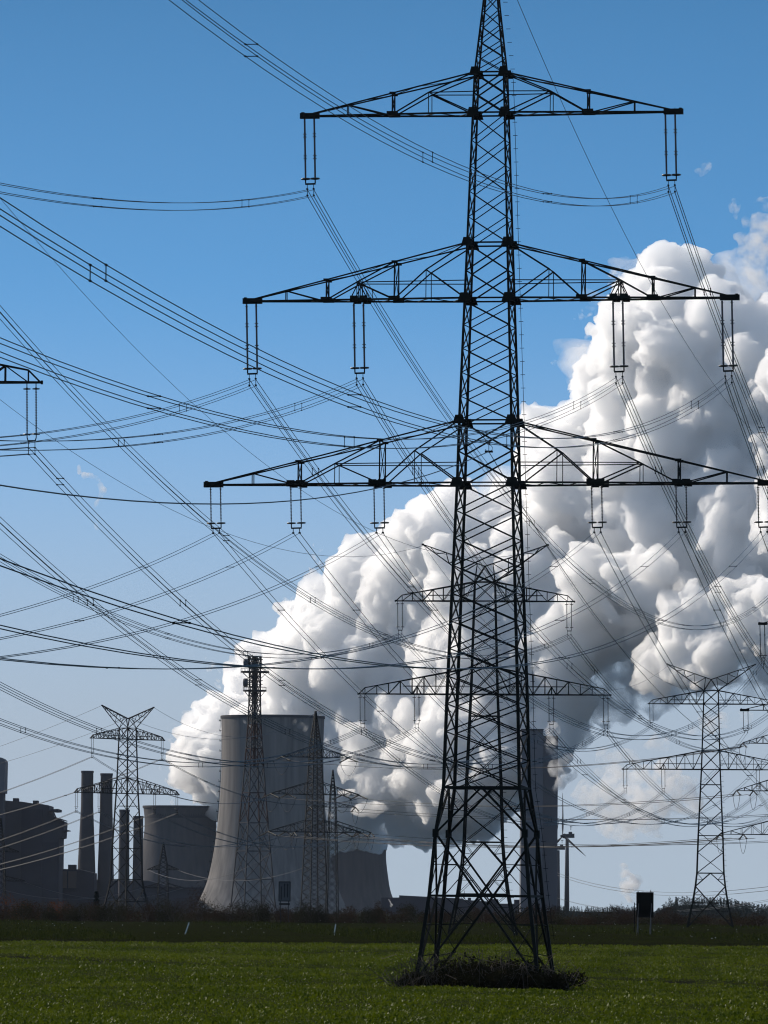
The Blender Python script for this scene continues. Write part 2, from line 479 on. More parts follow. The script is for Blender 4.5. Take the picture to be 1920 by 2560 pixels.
# ---- V-topped pylons
def tab_v(dz): return [(.1, 4.0), (5.2 + dz * .3, 3.0), (8.5 + dz * .6, 2.55), (11.4 + dz, 2.3), (17.8 + dz, 2.1), (26.5 + dz, 1.72), (29.1 + dz, 1.6), (32.3 + dz, 1.5), (40.3 + dz, 1.28), (42.6 + dz, 1.22)]


def truss_arm(name, sd, zb, zt, tab, tip, parent, m, t=.1, hump=.8, npan=7, strut=True, inner=None):
    mb = MB(); wb, wt = interp(tab, zb), interp(tab, zt); ue = tip - (.85 if hump else .1)

    def bot(u, e): return Vector((sd * u, e * max(.12, wb * (tip - u) / (tip - wb)), zb))
    ze = zb + (hump or .15)

    def top(u, e): return Vector((sd * u, e * max(.1, wt * (tip - u) / (tip - wt)), ze + (zt - ze) * (ue - u) / (ue - wt)))
    us = np.linspace(wb, ue, npan + 1)
    for e in (-1, 1):
        mb.beam(bot(wb, e), bot(tip, e), t * 1.5, t * 1.2); mb.beam(top(wt, e), top(ue, e), t * 1.2, t); mb.beam(top(ue, e), bot(tip - .1, e), t)
        for i in range(1, npan + 1): mb.beam(bot(us[i], e), top(us[i], e), t * .7)
        for i in range(npan):
            if i % 2: mb.beam(bot(us[i], e), top(us[i + 1], e), t * .7)
            else: mb.beam(top(us[i] if i else wt, e), bot(us[i + 1], e), t * .7)
        if strut:
            zs = zb + (zt - zb) * .3; ux = wb + (tip - wb) * .6
            mb.beam((sd * wb, e * wb, zs), (sd * ux, bot(ux, e).y, zs), t * .6)
    for i in range(npan): mb.beam(bot(us[i], 1 if i % 2 else -1), bot(us[i + 1], -1 if i % 2 else 1), t * .5)
    if inner:
        for e in (-1, 1):
            for s in (-.5, 0, .5): mb.beam((sd * inner, bot(inner, e).y, zb + .95), bot(inner + s, e), t * .8)
    if hump: mb.box((sd * (tip - .02), 0, zb), (.12, .3, .22))
    return mb.build(name, m, parent)


def v_pylon(label, loc, rz, dz, group='V-topped pylons', m=STEEL, k=1.):
    t = thing('lattice_pylon', label, 'pylon', loc, rz, group); T = tab_v(dz)
    legs(T, .1, 42.6 + dz, .24 * k, .16 * k, t, m)
    b = MB()
    xpanels(b, T, 11.4 + dz, 29.1 + dz, 3.4, .085 * k, (17.8 + dz, 26.5 + dz, 29.1 + dz)); xpanels(b, T, 29.1 + dz, 32.3 + dz, 3.2, .1 * k, (32.3 + dz,))
    xpanels(b, T, 32.3 + dz, 40.3 + dz, 2.0, .075 * k, (40.3 + dz,)); xpanels(b, T, 40.3 + dz, 42.6 + dz, 2.3, .09 * k, (42.6 + dz,))
    b.build('upper_lattice', m, t)
    f = MB(); portal(f, T, .1, 5.2 + dz * .3, 8.5 + dz * .6, 11.4 + dz, .09 * k)
    f.build('foot_bracing', m, t)
    for sd in (-1, 1):
        truss_arm('crossarm', sd, 29.1 + dz, 32.3 + dz, T, 15.2, t, m, .1 * k, .75, 9, True, 8.08)
        truss_arm('crossarm', sd, 40.3 + dz, 42.6 + dz, T, 10.8, t, m, .1 * k, .7, 7, True)
        h = MB(); zc = 42.6 + dz; hw = 1.22
        tip = Vector((sd * 7.5, 0, 47.1 + dz))
        for e in (-1, 1):
            A = Vector((sd * hw, e * hw, zc)); B = Vector((0, e * .3, zc + 1.9)); tp = tip + Vector((0, e * .1, 0))
            h.beam(A, tp, .11 * k); h.beam(B, tp, .11 * k); h.beam(A, B, .1 * k); h.beam(Vector((-sd * hw, e * hw, zc)), B, .06 * k)
            prev = A
            for i in range(1, 8):
                f_ = i / 8; q = (B if i % 2 else A).lerp(tp, f_); h.beam(prev, q, .065 * k); prev = q
        h.box(tip, (.3, .3, .2)); h.beam(Vector((0, -.3, zc + 1.9)), Vector((0, .3, zc + 1.9)), .08)
        h.build('earth_wire_horn', m, t)
    st = MB(); z = 3.
    while z < 42 + dz:
        hh = interp(T, z); st.beam((hh + .08, hh, z), (hh + .5, hh, z), .045); z += .9
    st.build('climbing_pegs', m, t)
    return t


B1 = (12.19, 784., .06); B0 = (-36.13, 399.4, .06); B2 = (56.2, 1118.4, .06); LP = (-52.6, 1350., -R_(47))
v_pylon('V-topped lattice pylon standing directly behind the tallest pylon, framed by its legs', (B1[0], B1[1], 0), -B1[2], 0)
v_pylon('pylon cut off by the left edge, only one pale arm tip with an insulator showing', (B0[0], B0[1], 0), -B0[2], 6.26)
v_pylon('V-topped lattice pylon in front of the wooded hill beside the black sign back', (B2[0], B2[1], 0), -B2[2], -1.6, k=1.15)
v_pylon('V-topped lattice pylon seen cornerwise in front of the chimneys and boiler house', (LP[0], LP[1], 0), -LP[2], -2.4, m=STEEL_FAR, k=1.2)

# ------------------------------------------------------------------ insulators
def rod(mb, x, z0, z1, joints, r=.06):
    prof = [(.02, z0), (.02, z0 - .12)]
    mb.tube([(x, 0, z0), (x, 0, z0 - .15)], .025, 5)
    mb.tube([(x, 0, z0 - .15), (x, 0, z1)], r, 7)
    for j in joints:
        for s in (-.09, .09): mb.lathe([(.02, .03), (.12, .02), (.12, -.02), (.02, -.03)], 9, (x, 0, j + s))


def ribbed(mb, x, z0, z1, r=.035, R=.085, pitch=.11):
    mb.tube([(x, 0, z0), (x, 0, z1)], r, 6); z = z0 - .25
    while z > z1 + .2:
        mb.lathe([(r, .02), (R, -.01), (r, -.03)], 8, (x, 0, z)); z -= pitch


def quad_insulator(label, drop=4.97):
    t = thing('insulator_string', label, 'insulator', group='insulators on the pylons')
    for x in (-.3, .3):
        m = MB(); rod(m, x, 0, -4.05, (-1.45, -2.8)); m.lathe([(.02, .02), (.11, .01), (.02, -.03)], 9, (x, 0, -.28)); m.build('insulator_rod', PORC, t)
        c = MB(); c.torus((x * .98, 0, -4.14), .25, .05); c.beam((x - .22, 0, -4.14), (x + .22, 0, -4.14), .05); c.build('corona_ring', RINGM, t)
    y = MB(); y.beam((-.3, 0, -4.05), (-.3, 0, -4.42), .07); y.beam((.3, 0, -4.05), (.3, 0, -4.42), .07); y.beam((-.32, 0, -4.46), (.32, 0, -4.46), .1)
    for x in (-.2, .2): y.beam((x, 0, -4.46), (x, 0, -5.2), .035); y.box((x, 0, -4.77), (.09, .3, .08)); y.box((x, 0, -5.17), (.09, .3, .08))
    y.build('yoke', STEEL, t)
    return t


def twin_insulator(label):
    t = thing('insulator_string', label, 'insulator', group='insulators on the pylons')
    for x in (-.31, .31):
        m = MB(); ribbed(m, x, 0, -2.35, .03, .065, .09); m.lathe([(.02, .02), (.12, .01), (.02, -.03)], 9, (x, 0, -.22)); m.build('insulator_rod', PORC, t)
        c = MB(); c.torus((x, 0, -2.34), .24, .045); c.beam((x - .2, 0, -2.34), (x + .2, 0, -2.34), .05); c.build('corona_ring', RINGM, t)
    y = MB(); y.beam((-.31, 0, -2.3), (-.31, 0, -2.62), .06); y.beam((.31, 0, -2.3), (.31, 0, -2.62), .06); y.beam((-.32, 0, -2.65), (.32, 0, -2.65), .09)
    for x in (-.2, .2): y.beam((x, 0, -2.65), (x, 0, -2.95), .045); y.box((x, 0, -2.95), (.1, .3, .09))
    y.build('yoke', STEEL, t)
    return t


def v_insulator(label, k=1.):
    t = thing('insulator_string', label, 'insulator', group='insulators on the pylons')
    for x in (-.28, .28):
        m = MB(); ribbed(m, x, 0, -3.3, .035 * k, .08 * k, .1); m.build('insulator_rod', PORC, t)
        c = MB()
        for z in (-.32, -3.1): c.torus((x, 0, z), .2, .035 * k, 14); c.beam((x - .2, 0, z), (x + .2, 0, z), .04 * k)
        c.build('corona_ring', RINGM, t)
    y = MB(); y.beam((-.28, 0, -3.3), (-.22, 0, -3.5), .06); y.beam((.28, 0, -3.3), (.22, 0, -3.5), .06); y.beam((-.26, 0, -3.5), (.26, 0, -3.5), .09)
    for x in (-.2, .2): y.beam((x, 0, -3.5), (x, 0, -4.3), .04 * k); y.box((x, 0, -3.93), (.09, .28, .08)); y.box((x, 0, -4.33), (.09, .28, .08))
    y.build('yoke', STEEL, t)
    return t


TILT = R_(1.4)
GM = dict(T=11.21, MO=14.75, MI=8.04, BO=16.95, BM=11.93, BI=6.74); HM = dict(T=47.27, M=35.73, B=26.44)
GB = dict(T=10.16, O=14.60, I=8.08); HB = dict(T=36.17, L=24.92)


def att(pole, a, side, h): return Vector((pole[0] + side * a * math.cos(pole[2]), pole[1] - side * a * math.sin(pole[2]), h))


LEV = dict(T='top', M='middle', B='lowest')
POS = {('T', -1): 'left end', ('T', 1): 'right end', ('MO', -1): 'left end', ('MO', 1): 'right end', ('MI', -1): 'left half', ('MI', 1): 'right half',
       ('BO', -1): 'far left end', ('BO', 1): 'far right end', ('BM', -1): 'left half midway', ('BM', 1): 'right half midway', ('BI', -1): 'left side nearest the mast', ('BI', 1): 'right side nearest the mast'}
protos = {}


def hang(kind, maker, point, drop, rz, label, tilt=TILT):
    top = Vector(point) + Vector((-math.sin(tilt) * drop, 0, drop * math.cos(tilt)))
    if kind not in protos:
        o = maker(label); protos[kind] = o; o.location = top; o.rotation_euler = (0, -tilt, rz); return o
    return dup(protos[kind], top, (0, -tilt, rz), label)


def span_pts(A, B, k, n):
    A, B = Vector(A), Vector(B); Lh = (B - A).xy.length; out = []
    for i in range(n + 1):
        t = i / n; p = A.lerp(B, t); p.z -= k * Lh * Lh * t * (1 - t); out.append(p)
    return out


def wire_bundle(label, A, B, k, offs, r, spacer=55., n=36, m=WIRE, group='power lines', name='conductor_bundle', sides=4, ra=0., rb=0.):
    """one phase: its wires and spacers; offs are offsets across the line and up"""
    A, B = Vector(A), Vector(B); mid = Vector(((A.x + B.x) / 2, (A.y + B.y) / 2, 0))
    t = thing(name, label, 'power line', (A.x, A.y, 0), 0, group); org = Vector((A.x, A.y, 0))
    d = (B - A).xy.normalized(); s = Vector((d.y, -d.x, 0))
    base = span_pts(A, B, k, n)
    for (u, v) in offs:
        mb = MB(); mb.tube([p + s * u + Vector((0, 0, v)) - org for p in base], r, sides); mb.build('conductor', m, t)
    if spacer and len(offs) > 1:
        Lh = (B - A).xy.length; q = spacer * .55; i = 0
        while q < Lh - 10:
            f = q / Lh; c = A.lerp(B, f); c.z -= k * Lh * Lh * f * (1 - f); c -= org; sp = MB()
            g = abs(offs[0][0]); U = Vector((0, 0, g)); fw = Vector((d.x, d.y, 0)) * .1
            if len(offs) == 4: bars = [(s * g + U, -s * g + U), (s * g - U, -s * g - U)] if i % 2 else [(s * g + U, s * g - U), (-s * g + U, -s * g - U)]
            else: bars = [(s * g, -s * g)]
            for p_, q_ in bars:
                sp = MB(); sp.beam(c + p_, c + q_, r * 1.7); sp.beam(c + p_ - fw, c + p_ + fw, r * 3); sp.beam(c + q_ - fw, c + q_ + fw, r * 3)
                sp.build('spacer', STEEL, t)
            q += spacer; i += 1
    return t


Q4 = [(-.2, .2), (.2, .2), (-.2, -.2), (.2, -.2)]; Q2 = [(-.2, 0), (.2, 0)]
for key in ('T', 'MO', 'MI', 'BO', 'BM', 'BI'):
    lv = key[0]
    for s in (-1, 1):
        a = att(M1, GM[key], s, HM[lv]); pos = POS[(key, s)]
        if lv == 'T': a.z += .2
        if lv == 'B':
            hang('twin', twin_insulator, a, 2.95, -M1[2], f'short double insulator, {pos} of tallest pylon\'s lowest crossarm')
        else:
            hang('quad', quad_insulator, a, 5.02, -M1[2], f'long double insulator under {pos} of the tallest pylon\'s {LEV[lv]} crossarm')
        b0 = att(M0, GM[key], s, HM[lv] - 2.565); b2 = att(M2, GM[key], s, HM[lv] + .31)
        kind = 'two-wire' if lv == 'B' else 'four-wire'
        q = Q2 if lv == 'B' else Q4
        wire_bundle(f'{kind} bundle, {pos} of tallest pylon\'s {LEV[lv]} crossarm, swinging left', a, b0, .00029 if lv != 'B' else .00028, q, .0165, 52., 56)
        wire_bundle(f'{kind} bundle, {pos} of tallest pylon\'s {LEV[lv]} crossarm, receding right', a, b2, .00029 if lv != 'B' else .00028, q, .024, 52., 40)
for key, lab in (('MO', 'middle'), ('BO', 'lowest')):
    a = att(M2, GM[key], -1, HM[key[0]] + .31)
    hang('twin' if key == 'BO' else 'quad', None, a, 2.95 if key == 'BO' else 5.02, -M2[2], f'double insulator under left tip of the {lab} arm cut by the right edge')
# earth wire and the communication cable inside the mast
wire_bundle('thin single earth wire dropping from the peak of the tallest pylon to the right', (M1[0], 400, 63.1), (M2[0], M2[1], 63.4), .00026, [(0, 0)], .02, 0, 40, name='earth_wire')
cA = Vector((M1[0], 400, 31.42))
wire_bundle('single cable leaving the mast of the tallest pylon to the left', cA, (M0[0], M0[1], 27.8), .00024, [(0, 0)], .028, 0, 56, name='communication_cable')
wire_bundle('single cable leaving the mast of the tallest pylon to the right', cA, (M2[0], M2[1], 31.08), .00025, [(0, 0)], .026, 0, 40, name='communication_cable')
hb = thing('cable_hanger', 'small hooked cable hanger inside the mast of the tallest pylon', 'hanger', (M1[0], 400, 31.42))
mb = MB(); mb.beam((-.9, -1.3, 1.3), (0, 0, .55), .03); mb.beam((.9, 1.3, 1.3), (0, 0, .55), .03); mb.box((0, 0, .5), (.18, .18, .14)); mb.beam((0, 0, .5), (0, 0, .05), .04); mb.build('bracket', STEEL, hb)
mb = MB(); mb.tube([(.0 + .22 * math.sin(a), 0, .2 + .22 * math.cos(a)) for a in np.linspace(0, 4.4, 10)], .02, 5); mb.box((0, 0, 0), (.5, .14, .12)); mb.build('hook', STEEL, hb)

# V-top line
vpos = {('T', -1): ('T', 'left end of', 'top'), ('T', 1): ('T', 'right end of', 'top'), ('O', -1): ('L', 'left end of', 'lower'), ('I', -1): ('L', 'left half of', 'lower'), ('I', 1): ('L', 'right half of', 'lower'), ('O', 1): ('L', 'right end of', 'lower')}
FB = 0.0   # arms across the view for wires
for (key, s), (lv, pos, nm) in vpos.items():
    a = att(B1, GB[key], s, HB[lv]); b0 = att(B0, GB[key], s, HB[lv] + 6.26); b2 = att(B2, GB[key], s, HB[lv] - 1.29)
    hang('vee', v_insulator, a, 4.1, -B1[2], f'double insulator under {pos} the {nm} arm of the pylon behind the tallest one', R_(.8))
    wire_bundle(f'four-wire bundle coming from the left edge to {pos} the middle pylon\'s {nm} arm', a, b0, .00028, Q4, .027, 50., 44)
    wire_bundle(f'four-wire bundle running right from {pos} the middle pylon\'s {nm} arm', a, b2, .00029, Q4, .03, 60., 36)
    if not (s > 0 and key in ('T', 'O')):
        hang('vee', v_insulator, b2, 4.1, -B2[2], f'double insulator under {pos} the {nm} arm of the pylon by the wooded hill', R_(.8))
    b3 = b2 + Vector((44., 345., -1.))
    if s > 0: wire_bundle(f'four-wire bundle leaving {pos} the {nm} arm of the hill pylon rightward', b2, b3, .00029, Q4, .03, 0, 20)
    if key == 'O' and s > 0:
        hang('vee', v_insulator, b0, 4.1, -B0[2], 'ribbed double insulator hanging from the arm tip at the left edge', R_(.8))
        wire_bundle('four-wire bundle leaving the arm tip at the left edge', b0, b0 + Vector((-48, -330, 2)), .00028, Q4, .024, 0, 40)
for s, nm in ((-1, 'left'), (1, 'right')):
    a = Vector((B1[0] + s * 7.4, 784, 46.95)); b0 = Vector((B0[0] + s * 7.4, B0[1], 52.9)); b2 = Vector((B2[0] + s * 7.4, B2[1], 45.2))
    wire_bundle(f'thin earth wire from the left edge to the {nm} horn of the middle pylon', a, b0, .00028, [(0, 0)], .02, 0, 44, name='earth_wire')
    wire_bundle(f'thin earth wire from the {nm} horn of the middle pylon to the hill pylon', a, b2, .00034, [(0, 0)], .024, 0, 30, name='earth_wire')

# ------------------------------------------------------------------ far tension towers
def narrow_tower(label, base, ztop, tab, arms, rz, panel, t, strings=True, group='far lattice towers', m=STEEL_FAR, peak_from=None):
    o = thing('tension_tower', label, 'pylon', base, rz, group)
    b = MB(); zs = [p[0] for p in tab]
    for c in range(4):
        for a_, b_ in zip(zs[:-1], zs[1:]): b.beam(corners(tab, a_)[c], corners(tab, b_)[c], t * 2.)
    z = zs[0]
    while z < zs[-1] - .5:
        h = max(.8, interp(tab, z) * 2 * panel); z1 = min(z + h, zs[-1])
        A, B = corners(tab, z), corners(tab, z1)
        for i in range(4): b.beam(A[i], B[(i + 1) % 4], t); b.beam(A[(i + 1) % 4], B[i], t)
        z = z1
    b.build('mast', m, o)
    for zb, hw, dep in arms:
        for sd in (-1, 1):
            truss_arm('crossarm', sd, zb, zb + dep, tab, hw, o, m, t * 1.2, None, 5, False)
            if strings:
                st = MB(); e_pts = []
                for u in ([hw] if hw < 9.5 else [hw, hw * .62]):
                    for e in (-1, 1):
                        p0 = Vector((sd * u, 0, zb)); p1 = p0 + Vector((0, e * 4.2, -1.0)); st.tube([p0, p1], .16, 5)
                        st.torus((p1.x, p1.y, p1.z), .28, .07, 8, 5)
                    st.tube([Vector((sd * u, 4.2 - 8.4 * q / 12, zb - 1.0 - 3.4 * math.sin(math.pi * q / 12) ** .8)) for q in range(13)], .05, 4)
                st.build('jumper_string', STEEL_FAR, o)
    return o


T1 = (-16.4, 1600.); T1R = -R_(30)
tabT1 = [(0, 2.5), (22, 1.75), (40, 1.15), (43, 1.05), (51.5, .08)]
narrow_tower('tall tension tower with jumper loops standing before the biggest cooling tower\'s right side', (T1[0], T1[1], 0), 51.5, tabT1, [(40.2, 9.4, 2.6), (31.1, 12.4, 3), (21.9, 13., 3)], -T1R, .5, .11)
T2 = (-12.8, 1700.)
tabT2 = [(0, 1.5), (23, 1.05), (33, .65), (39.3, .06)]
narrow_tower('slim tension tower with pointed peak standing just right of the taller jumper-loop tower', (T2[0], T2[1], 0), 39.3, tabT2, [(29.6, 6., 1.2), (23., 10.2, 3)], R_(12), .75, .09)
T3 = (91.5, 1500.)
narrow_tower('tension tower cut by the right edge with jumper loops under its arms', (T3[0], T3[1], 0), 51, tabT1, [(41.8, 9., 2.6), (30.9, 10.4, 3), (20.9, 14.2, 3.4)], R_(8), .5, .11)
narrow_tower('small low pylon standing before the left cooling tower', ((415 - 960) / F * 2000, 2000, 0), 23, [(0, 1.8), (16, 1.2), (23, .08)], [(14.7, 4.9, 1.6), (9.2, 6.4, 1.4)], R_(10), .6, .1, False)
narrow_tower('small low pylon at the left edge before the boiler house', ((8 - 960) / F * 1800, 1800, 0), 27.5, [(0, 1.6), (20, 1.), (27.5, .08)], [(18.2, 5.2, 1.6), (10.2, 7., 1.4)], R_(14), .6, .1, False)

# lines on the far towers
QE = [(-.22, 0), (.22, 0)]
for (key, s), (lv, pos, nm) in vpos.items():
    a = Vector((LP[0] + s * GB[key] * math.cos(LP[2]), LP[1] - s * GB[key] * math.sin(LP[2]), (HB[lv] + .3 - 2.4)))
    hang('vee', v_insulator, a, 4.1, -LP[2], f'double insulator under {pos} the {nm} arm of the cornerwise pylon', R_(.5))
    l = a + Vector((-150, 300, -9.)); wire_bundle(f'far two-wire line sinking left from {pos} cornerwise pylon\'s {nm} arm', a, l, .0004, QE, .045, 90., 24, WIRE_FAR, 'far power lines')
    u = dict(T=12.4, O=13., I=8.)[key]; zt = 31.1 if key == 'T' else 21.9
    b = Vector((T1[0] + s * u * math.cos(T1R), T1[1] - s * u * math.sin(T1R), zt - .8))
    wire_bundle(f'far two-wire line from {pos} cornerwise pylon\'s {nm} arm across the cooling tower', a, b, .0003, QE, .05, 90., 20, WIRE_FAR, 'far power lines')
    c = Vector((T3[0] - 1. * (dict(T=10.4, O=14.2, I=8.8)[key]) + (3 if s > 0 else 0), T3[1] + s * 3, dict(T=30.9, O=20.9, I=20.9)[key] - .8))
    wire_bundle(f'far level two-wire line from {pos} jumper-loop tower\'s {nm} arms to right edge', b, c, .0005, QE, .045, 60., 20, WIRE_FAR, 'far power lines')
for s, nm in ((-1, 'left'), (1, 'right')):
    b = Vector((T1[0] + s * 9.4 * math.cos(T1R), T1[1] - s * 9.4 * math.sin(T1R), 39.4)); c = Vector((T3[0] - 9, T3[1] + 3 * s, 41))
    wire_bundle(f'far two-wire line from {nm} end of the jumper-loop tower\'s top arm to the right edge', b, c, .0007, QE, .045, 60, 20, WIRE_FAR, 'far power lines')
    a = Vector((LP[0] + s * 7.4 * math.cos(LP[2]), LP[1] - s * 7.4 * math.sin(LP[2]), 44.7))
    wire_bundle(f'hair-thin earth wire, {nm} horn of cornerwise pylon to jumper-loop tower', a, (T1[0], T1[1], 51), .0004, [(0, 0)], .035, 0, 20, WIRE_FAR, 'far power lines', 'earth_wire')
    wire_bundle(f'hair-thin earth wire from the {nm} horn of the cornerwise pylon to the left', a, a + Vector((-150, 300, -9)), .0004, [(0, 0)], .035, 0, 20, WIRE_FAR, 'far power lines', 'earth_wire')
    for z, nn in ((29.2, 'upper'), (22.6, 'lower')):
        hw = 6. if z > 25 else 10.2
        wire_bundle(f'far thin line from {nm} end of the slim tower\'s {nn} arm to the right edge', (T2[0] + s * hw, T2[1], z), (110 + s * 4, 1640, z - 1), .0005, [(-.25, 0), (.25, 0)], .045, 0, 18, WIRE_FAR, 'far power lines')
wire_bundle('faint far line sloping down right beside the wind turbine tower', P(1330, 2155, 4700), P(1990, 2207, 2600), .00001, [(-.4, 0), (.4, 0), (-.4, -1.6), (.4, -1.6)], .06, 0, 14, WIRE_FAR, 'far power lines')
wire_bundle('faint far line just above the treetops crossing behind the black sign', P(1330, 2222, 4700), P(1990, 2239, 2600), .00001, [(-.4, 0), (.4, .5)], .07, 0, 14, WIRE_FAR, 'far power lines')
SA = Vector(((8 - 960) / F * 1800, 1800, 10)); SB = Vector(((415 - 960) / F * 2000, 2000, 9.2))
for s, nm in ((-1, 'near'), (1, 'far')):
    wire_bundle(f'thin glinting wire on the {nm} side between the two small low pylons', SA + Vector((6.5 * s, 0, 0)), SB + Vector((6 * s, 0, 0)), .0004, [(0, 0)], .06, 0, 18, WIRE_FAR, 'far power lines')
    wire_bundle(f'thin wire on the {nm} side from the small pylon rising to the slim tower', SB + Vector((4.5 * s, 0, 5.4)), (T2[0] + 9 * s, T2[1], 22.6), .0003, [(0, 0)], .05, 0, 18, WIRE_FAR, 'far power lines')

# ------------------------------------------------------------------ radio mast
MD = 3000.; mk = F / MD
mx = (640 - 960) / mk
mast = thing('radio_mast', 'red and white lattice radio mast with dishes before the biggest cooling tower', 'radio mast', (mx, MD, 0), R_(25))
mz = lambda y: HC + (2271 - y) / mk
tabR = [(0, 8.), (mz(2150), 6.2), (mz(2000), 4.2), (mz(1880), 2.9), (mz(1790), 2.05), (mz(1640), 1.9)]
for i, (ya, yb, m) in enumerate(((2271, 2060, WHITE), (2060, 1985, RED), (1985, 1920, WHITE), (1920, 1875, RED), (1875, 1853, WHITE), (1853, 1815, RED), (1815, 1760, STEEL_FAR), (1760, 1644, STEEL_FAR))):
    z0, z1 = mz(ya), mz(yb); s_ = MB(); A, B = corners(tabR, z0), corners(tabR, z1)
    for c in range(4): s_.beam(A[c], B[c], .5, .45)
    k = max(1, round((z1 - z0) / (1.1 * 2 * interp(tabR, (z0 + z1) / 2))))
    for q in range(k):
        a_, b_ = corners(tabR, z0 + (z1 - z0) * q / k), corners(tabR, z0 + (z1 - z0) * (q + 1) / k)
        for c in range(4):
            s_.beam(a_[c], b_[(c + 1) % 4], .28); s_.beam(a_[(c + 1) % 4], b_[c], .28); s_.beam(b_[c], b_[(c + 1) % 4], .32)
    if i >= 3: s_.tube([(0, 0, z0), (0, 0, z1)], .7, 6)
    s_.build('mast_section', m, mast)
for y, r in ((1685, 6.6), (1732, 5.4)):
    pl = MB(); pl.lathe([(r, 0), (r, .7), (.5, .7), (.5, 0)], 20, (0, 0, mz(y)), True)
    for a in range(8):
        c_, s__ = math.cos(a * math.pi / 4), math.sin(a * math.pi / 4); pl.beam((c_ * r * .9, s__ * r * .9, mz(y)), (c_ * 2.3, s__ * 2.3, mz(y) - 3.2), .2)
    f = pl.build('platform', STEEL_FAR, mast)
    rl = MB(); rl.torus((0, 0, mz(y) + 2.), r - .1, .07, 20, 4)
    for a in range(20): rl.beam(((r - .1) * math.cos(a * .314), (r - .1) * math.sin(a * .314), mz(y)), ((r - .1) * math.cos(a * .314), (r - .1) * math.sin(a * .314), mz(y) + 2.), .08)
    rl.build('railing', STEEL_FAR, f)
for y, x in ((1661, 617), (1710, 616.5)):
    ds = MB(); cx = (x - 640) / mk
    ds.lathe([(.05, 1.2), (1.7, 1.0), (2.0, .4), (2.0, -1.1), (.05, -1.2)], 18)
    rot = Matrix.Rotation(-R_(90), 4, 'Y'); lx = Matrix.Rotation(-R_(25), 4, 'Z')
    ds.v = [tuple(lx @ (Vector((cx, 0, mz(y))) + (rot @ Vector(v)))) for v in ds.v]
    ds.beam(lx @ Vector((cx, 0, mz(y))), (0, 0, mz(y)), .35); ds.build('dish', DISH, mast)
an = MB()
for q, (x_, y_) in enumerate(((-2.2, -2.2), (2.2, -2.2), (2.2, 2.2), (-2.2, 2.2), (0, -2.2), (0, 2.2), (-3.4, 0))): an.beam((x_, y_, mz(1672)), (x_, y_, mz(1641 + q % 3 * 3)), .3)
for y in (1652, 1665, 1705, 1714): an.beam((-2.8, -2.4, mz(y)), (2.8, -2.4, mz(y)), .35); an.beam((-2.4, -2.8, mz(y)), (-2.4, 2.8, mz(y)), .35)
an.build('antenna', STEEL_FAR, mast)

# ------------------------------------------------------------------ power station
def cooling_tower(label, x, D, prof_px, m, ladder=False, ribs=120):
    k = F / D; o = thing('cooling_tower', label, 'cooling tower', ((x - 960) / k, D, 0))
    prof = [(r / k, HC + (2271 - y) / k) for r, y in prof_px]
    zs = np.linspace(prof[0][1], prof[-1][1], 40)
    rs = np.interp(zs, [p[1] for p in prof], [p[0] for p in prof])
    rs = np.convolve(np.pad(rs, 3, 'reflect', reflect_type='odd'), np.ones(7) / 7, 'valid')
    n = ribs * 2; th = np.arange(n) * 2 * math.pi / n; V = []; Q = []
    for z, r in zip(zs, rs):
        rr = r + np.where(np.arange(n) % 2 == 0, .12, -.03); V.append(np.stack([rr * np.cos(th), rr * np.sin(th), np.full(n, z)], 1))
    i = np.arange(n); j = (i + 1) % n
    for q in range(len(zs) - 1): Q.append(np.stack([q * n + i, q * n + j, (q + 1) * n + j, (q + 1) * n + i], 1))
    np_mesh('shell', np.concatenate(V), np.concatenate(Q), m, o)
    R, Z = rs[-1], zs[-1]
    mb = MB(); mb.lathe([(R + .5, Z - 1.6), (R + .5, Z), (R - .6, Z), (R - .9, Z - 9)], 120); mb.build('rim', CHIM, o)
    ft = MB(); R0, Z0 = rs[0], zs[0]
    for a in range(36):
        t0 = a * 2 * math.pi / 36
        for dq in (-.087, .087): ft.beam((R0 * math.cos(t0), R0 * math.sin(t0), Z0 + .3), ((R0 + 3) * math.cos(t0 + dq), (R0 + 3) * math.sin(t0 + dq), -1), .8)
    ft.build('support_columns', m, o)
    if ladder:
        ld = MB()
        for z, r in zip(zs[::2], rs[::2]): ld.box((-r - .9, 0, z), (1.3, 1.6, .5)); ld.beam((-r - 1.4, .6, z), (-r - 1.4, .6, z + 1.3), .15)
        for a_, b_, c_, d_ in zip(zs[:-1], zs[1:], rs[:-1], rs[1:]): ld.beam((-c_ - .5, 0, a_), (-d_ - .5, 0, b_), .25)
        ld.build('ladder', STEEL_FAR, o)
    return o


cooling_tower('biggest cooling tower with a warm sunlit left flank behind the radio mast', 685.7, 4000, [(196, 2284), (184, 2262), (168, 2238), (148, 2160), (137, 2080), (131, 2010), (127.5, 1950), (126, 1890), (127, 1830), (128.5, 1793)], CONC, True)
cooling_tower('left cooling tower pouring out the main white steam plume', 457, 4750, [(126, 2280), (118, 2262), (110, 2215), (98, 2150), (90, 2090), (88, 2060), (91, 2030), (93, 2019)], CONC2)
cooling_tower('right squat cooling tower half hidden behind the biggest one', 883, 5100, [(122, 2279), (112, 2262), (98, 2225), (90, 2170), (87, 2140), (89, 2112), (93, 2097)], CONC2)


